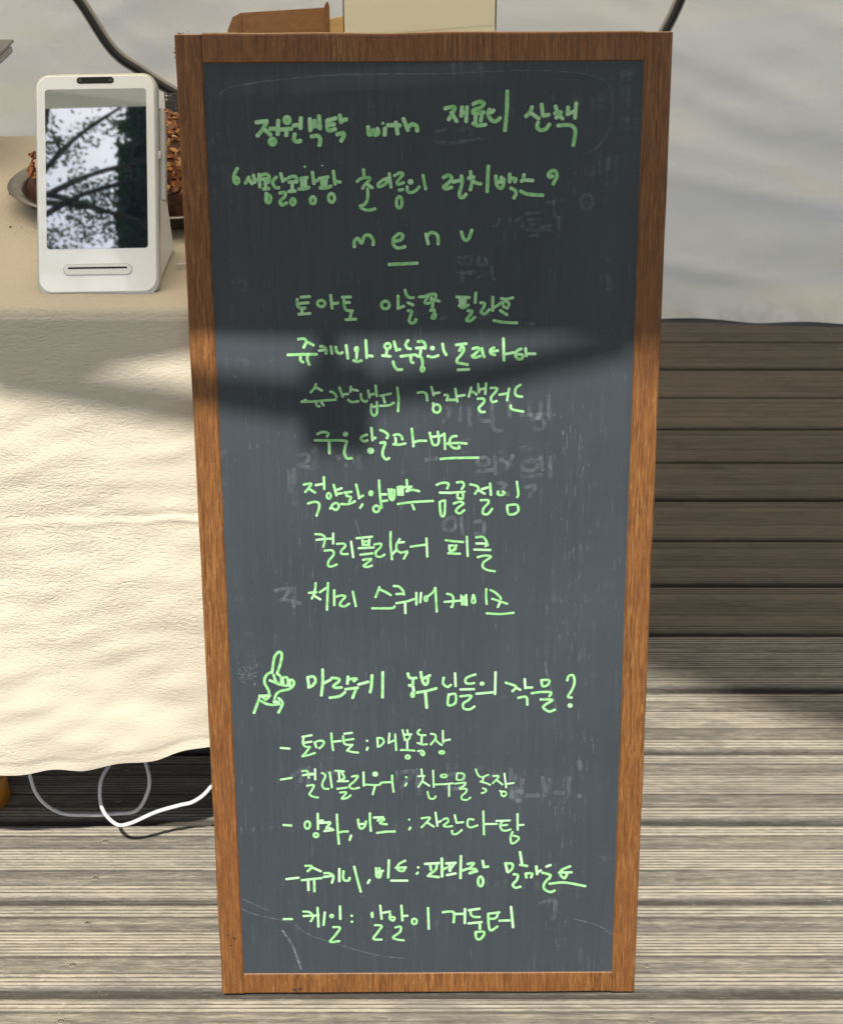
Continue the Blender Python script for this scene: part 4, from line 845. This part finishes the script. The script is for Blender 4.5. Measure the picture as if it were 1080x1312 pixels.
third farm line|26:-1428,1947 -1348,1940;26:-1192,1986 -1175,1981 -1164,1962 -1164,1936 -1173,1914 -1190,1905 -1206,1912 -1215,1933 -1214,1959 -1203,1980 -1187,1987;25:-1084,2072 -1085,1897;26:-1076,1990 -1034,1995;26:-1071,1966 -967,1976;26:-1109,1853 -1096,1851 -1087,1840 -1086,1826 -1094,1814 -1107,1810 -1120,1814 -1128,1825 -1128,1839 -1119,1850 -1105,1853;26:-998,1968 -961,1968 -993,1924 -1003,1899;26:-1024,1876 -933,1889;26:-999,1921 -945,1899;26:-895,2060 -890,1882 -881,1731;26:-885,1855 -848,1868 -789,1871;26:-757,1827 -774,1774;26:-687,2004 -676,1922 -652,1902 -621,1929 -608,1983;26:-676,1950 -627,1956;25:-567,2072 -568,1976 -561,1874;26:-529,2024 -437,2027;26:-444,2023 -493,1989;26:-486,2006 -426,2005 -469,1962 -402,1948;26:-501,1853 -409,1866 -324,1868;23:-181,2000 -179,1998;23:-168,1913 -181,1888;23:-58,2013 25,2020 -13,1963 -59,1912;23:-7,1970 64,1919;23:81,2078 99,1926;23:96,1962 135,1983;23:154,1998 193,2012 206,1976 161,1933 193,1918 244,1925;23:270,2048 289,1961;23:289,1961 354,1968;23:244,1874 251,1838 290,1837 341,1881;23:457,1996 405,1996 399,1931 431,1909 496,1931;23:553,2089 561,1828;23:566,1945 689,1947;23:682,1980 817,1984;23:740,1972 721,1929 741,1878 786,1871 825,1885;23:741,1929 792,1936;23:891,2058 896,1877;23:902,1931 953,1935;23:845,1856 826,1798 840,1725 897,1761 903,1797 852,1815
fourth farm line with its underline|27:-1417,1336 -1293,1352;27:-1223,1486 -1171,1486 -1157,1469 -1202,1424;27:-1157,1469 -1069,1423;27:-1264,1323 -1063,1346;27:-1198,1318 -1198,1208;27:-1138,1322 -1138,1194;27:-1035,1401 -988,1401 -944,1367 -961,1291;27:-1041,1359 -944,1372;27:-883,1451 -886,1307;27:-842,1425 -844,1332 -797,1315 -781,1349;27:-734,1475 -707,1340 -673,1188;27:-581,1322 -601,1285;27:-515,1457 -511,1364 -477,1356 -461,1423;27:-483,1457 -484,1364;27:-510,1406 -446,1426;27:-386,1548 -395,1347;27:-223,1539 -290,1497 -298,1439 -246,1422 -224,1463;27:-320,1459 -216,1463;27:-366,1313 -203,1312;27:-95,1463 -93,1461;27:-98,1404 -110,1387;29:-26,1501 114,1509;29:26,1492 34,1429;29:90,1500 82,1437 18,1383;29:2,1365 113,1350;29:142,1563 145,1356;29:153,1437 193,1458;29:185,1505 281,1512;29:217,1500 225,1418;29:265,1499 217,1427;29:193,1373 281,1391;29:333,1589 329,1336;29:336,1418 400,1444;29:400,1498 463,1507 416,1444;29:416,1444 487,1435 416,1390 495,1417;29:550,1534 562,1461;29:562,1461 606,1467;29:528,1353 543,1346 554,1320 556,1286 547,1256 532,1244 517,1254 507,1282 507,1317 517,1344 532,1353;29:778,1505 798,1406;29:781,1502 845,1496 845,1442 806,1400;29:922,1630 943,1495;29:924,1486 996,1471;29:862,1378 902,1369 894,1315 855,1261 880,1224 931,1237;29:981,1387 990,1338;29:989,1387 1045,1386 1037,1341;29:1086,1467 1097,1377;29:1097,1395 1132,1422;29:1187,1463 1229,1481;29:1148,1395 1228,1367 1213,1322;29:1205,1322 1166,1259 1175,1204 1232,1173 1276,1191;29:1425,1465 1339,1421 1332,1367 1372,1330 1395,1375;29:1315,1394 1442,1397;29:1222,1267 1373,1281 1582,1238
last farm line|26:-1459,877 -1372,876;26:-1257,963 -1193,954 -1161,901 -1184,849;26:-1256,911 -1102,918;26:-1112,1006 -1108,786;26:-1040,953 -1056,804;26:-973,923 -965,921 -959,914 -959,905 -964,898 -972,895 -980,897 -985,905 -985,914 -979,921 -971,923;26:-885,1022 -885,873;26:-959,780 -890,773 -938,688 -994,609 -901,617;28:-770,911 -768,909;28:-769,842 -768,841;26:-568,936 -563,901 -556,936 -566,915;26:-562,947 -560,894;26:-480,1029 -467,871;26:-466,941 -381,958;26:-537,801 -468,791 -507,721 -554,641 -470,632;26:-381,932 -385,879 -352,852 -336,887 -370,896;26:-266,1027 -257,852;26:-251,904 -205,909;26:-329,773 -276,781 -284,720 -354,658 -308,631 -246,622;26:-140,874 -125,870 -114,855 -113,834 -122,817 -136,810 -151,816 -160,833 -160,853 -150,869 -135,874;26:2,999 9,753;28:151,946 212,954 263,939 261,828;28:268,925 365,927;28:375,985 374,816;28:411,968 523,985;28:431,962 437,915 467,891 524,889;28:411,815 544,830;28:524,821 528,750;28:484,715 489,650 520,626 561,667 566,717 489,715;28:610,926 723,942;28:610,926 616,797 637,732 704,778;28:616,867 677,872 702,902 697,937;28:723,845 826,848;28:839,1006 863,766"""
GHOST = """old wiped words|27:1415,8136 1449,8128 1473,8097 1477,8056 1459,8021 1427,8006 1393,8018 1372,8052 1371,8093 1392,8126 1425,8137;27:878,7971 1042,7979;27:1068,8070 1223,8087;27:1131,8106 1143,7942;27:1180,7942 1184,7768;27:915,7916 1025,7925;27:925,7871 989,7889 1026,7852 1117,7870;28:936,7779 1009,7779;27:898,7834 972,7825 1109,7829;27:568,7854 641,7872 659,7927;27:751,7926 755,7835;27:797,7908 842,7926 861,7853;28:294,7580 386,7598 294,7543 395,7533;28:414,7598 419,7524;28:478,7588 478,7523 543,7532 533,7588;28:294,7450 442,7459;28:331,7450 331,7375;28:405,7450 402,7375;28:461,7412 553,7430;28:599,7504 590,7411 627,7392;27:112,8683 184,8700;27:103,8595 238,8585 455,8619;27:292,8682 382,8717 400,8646;28:146,7038 276,7057;28:388,7056 481,7046 593,7074;28:891,7072 910,6996 976,6986;34:159,6239 225,6185 159,6076;34:330,6211 317,6089;34:396,6224 410,6047;34:501,6237 502,6101 581,6087;34:606,6237 621,6018 701,5990;34:764,6263 766,6127;34:948,6262 963,6126 1042,6125 1053,6275;34:1118,6315 1130,6098;34:871,6140 1174,6146;34:1022,6111 1058,6104 1083,6078 1087,6044 1068,6014 1033,6002 998,6012 975,6041 975,6075 997,6103 1033,6112;35:-1170,5767 -1090,5780 -1078,5725 -1173,5670 -1067,5655;35:-825,5751 -692,5764 -799,5723;35:-612,5777 -609,5639;35:-1,5718 105,5732;35:524,5740 557,5735 580,5717 583,5692 565,5671 533,5663 500,5670 480,5690 481,5715 501,5734 534,5740;35:637,5743 644,5576;35:478,5604 611,5618;35:690,5715 797,5658;35:796,5756 744,5631;35:948,5707 991,5701 1020,5677 1025,5645 1001,5618 960,5607 918,5617 891,5642 892,5674 918,5699 961,5707;35:1062,5740 1078,5615;35:1142,5740 1151,5545;35:919,5546 1065,5573;35:930,5713 1062,5726;35:666,5492 746,5477 693,5407 774,5379;35:920,5448 1014,5462 962,5364;35:158,5128 265,5155 265,5042 171,5042 163,5122;35:333,5155 341,4984;35:454,5112 535,5111 535,4997 454,4998;40:-1326,2493 -1205,2558 -1248,2426;40:-1164,2580 -1162,2359;40:-1008,2513 -848,2534;40:-294,2509 -135,2530 -255,2354;40:-95,2551 -89,2286;40:182,2484 341,2505 341,2350 182,2351;40:540,2460 698,2481;40:817,2546 828,2236;40:877,2480 893,2191;40:892,2311 927,2304 951,2279 954,2245 935,2216 902,2204 868,2214 847,2242 847,2276 868,2302 902,2311;40:937,2435 939,2280 1099,2257;40:1135,2456 1159,2256;40:1195,2434 1178,2301 1338,2286;40:1393,2454 1398,2255;40:1498,2254 1502,2250;40:1489,2630 1499,2542;41:1139,1049 1282,1072 1265,861;34:-1426,4438 -1289,4455 -1378,4328;34:-1255,4473 -1254,4272;34:-1344,4346 -1191,4308;34:-970,4977 -966,4834"""
for i, (nm, ss) in enumerate(parse(GHOST)):
    ribbons('wiped_writing', ss, M_ghost, lift=.00010, wscale=1.1, seed=50+i)['kind'] = 'stuff'
for i, (nm, ss) in enumerate(parse(STROKES)):
    pale = 'farm' in nm or 'question' in nm
    iv = sorted(range(len(ss)), key=lambda k: min(p[0] for p in ss[k][1]))
    words = []; xmax = -9
    for k in iv:
        x0 = min(p[0] for p in ss[k][1]); x1 = max(p[0] for p in ss[k][1])
        if x0-xmax > .0052 or not words: words.append([])
        words[-1].append(k); xmax = max(xmax, x1) if len(words[-1]) > 1 else x1
    for w in words:
        o = ribbons('handwriting', [ss[k] for k in sorted(w)], M_marker_pale if pale else M_marker, seed=i)
        o['label'] = 'green handwriting, ' + nm
SCR = [(0.0006, [(-0.2142,0.1170), (-0.1797,0.0952), (-0.1391,0.0832), (-0.1213,0.0695), (-0.0938,0.0584), (-0.0544,0.0453), (-0.0226,0.0405)]), (0.0007, [(0.1474,0.0860), (0.1713,0.0786), (0.1867,0.0676)]), (0.0022, [(-0.1473,0.0742), (-0.1376,0.0559), (-0.1296,0.0282)]), (0.0005, [(-0.1947,0.1151), (-0.1600,0.0969)]), (0.0006, [(-0.0659,0.5139), (-0.0611,0.4970), (-0.0556,0.4736)]), (0.0006, [(0.1149,0.3610), (0.1197,0.3406), (0.1263,0.3157)]), (0.0013, [(-0.1765,0.8956), (-0.1626,0.9073), (-0.0821,0.9159), (0.0114,0.9167)]), (0.0013, [(0.0114,0.9167), (0.1048,0.9188), (0.1551,0.9101), (0.1627,0.8807), (0.1532,0.8576), (0.1332,0.8443)]), (0.0010, [(-0.1632,0.8923), (-0.1693,0.8759), (-0.1674,0.8560)])]
tag(ribbons('wiped_arcs', SCR[6:], M_ghost, lift=.00009, seed=97), kind='stuff')
SCR = SCR[:6]
tag(ribbons('scratches', SCR, M_scratch, lift=.00008, seed=99), kind='stuff')
rnd = random.Random(12); fine = []
for k in range(420):
    x = rnd.uniform(OX0+.006, OX1-.006); z = rnd.uniform(OZ0+.01, OZ1-.03)
    if rnd.random() < .35: x = rnd.gauss(.135, .012); z = rnd.uniform(.05, .62)
    if not (OX0+.004 < x < OX1-.004): continue
    L = rnd.uniform(.002, .014); dx = rnd.gauss(0, .0006)
    fine.append((rnd.uniform(.00018, .0004), [(x, z), (x+dx, z+L)]))
for k in range(60):                     # scuff at the left edge
    x = OX0+rnd.uniform(.006, .026); z = .3585+rnd.gauss(0, .006)
    fine.append((.0003, [(x, z), (x+rnd.gauss(.002, .002), z+rnd.uniform(-.003, .006))]))
tag(ribbons('fine_scratches', fine, M_scratch, lift=.00006, seed=98), kind='stuff')
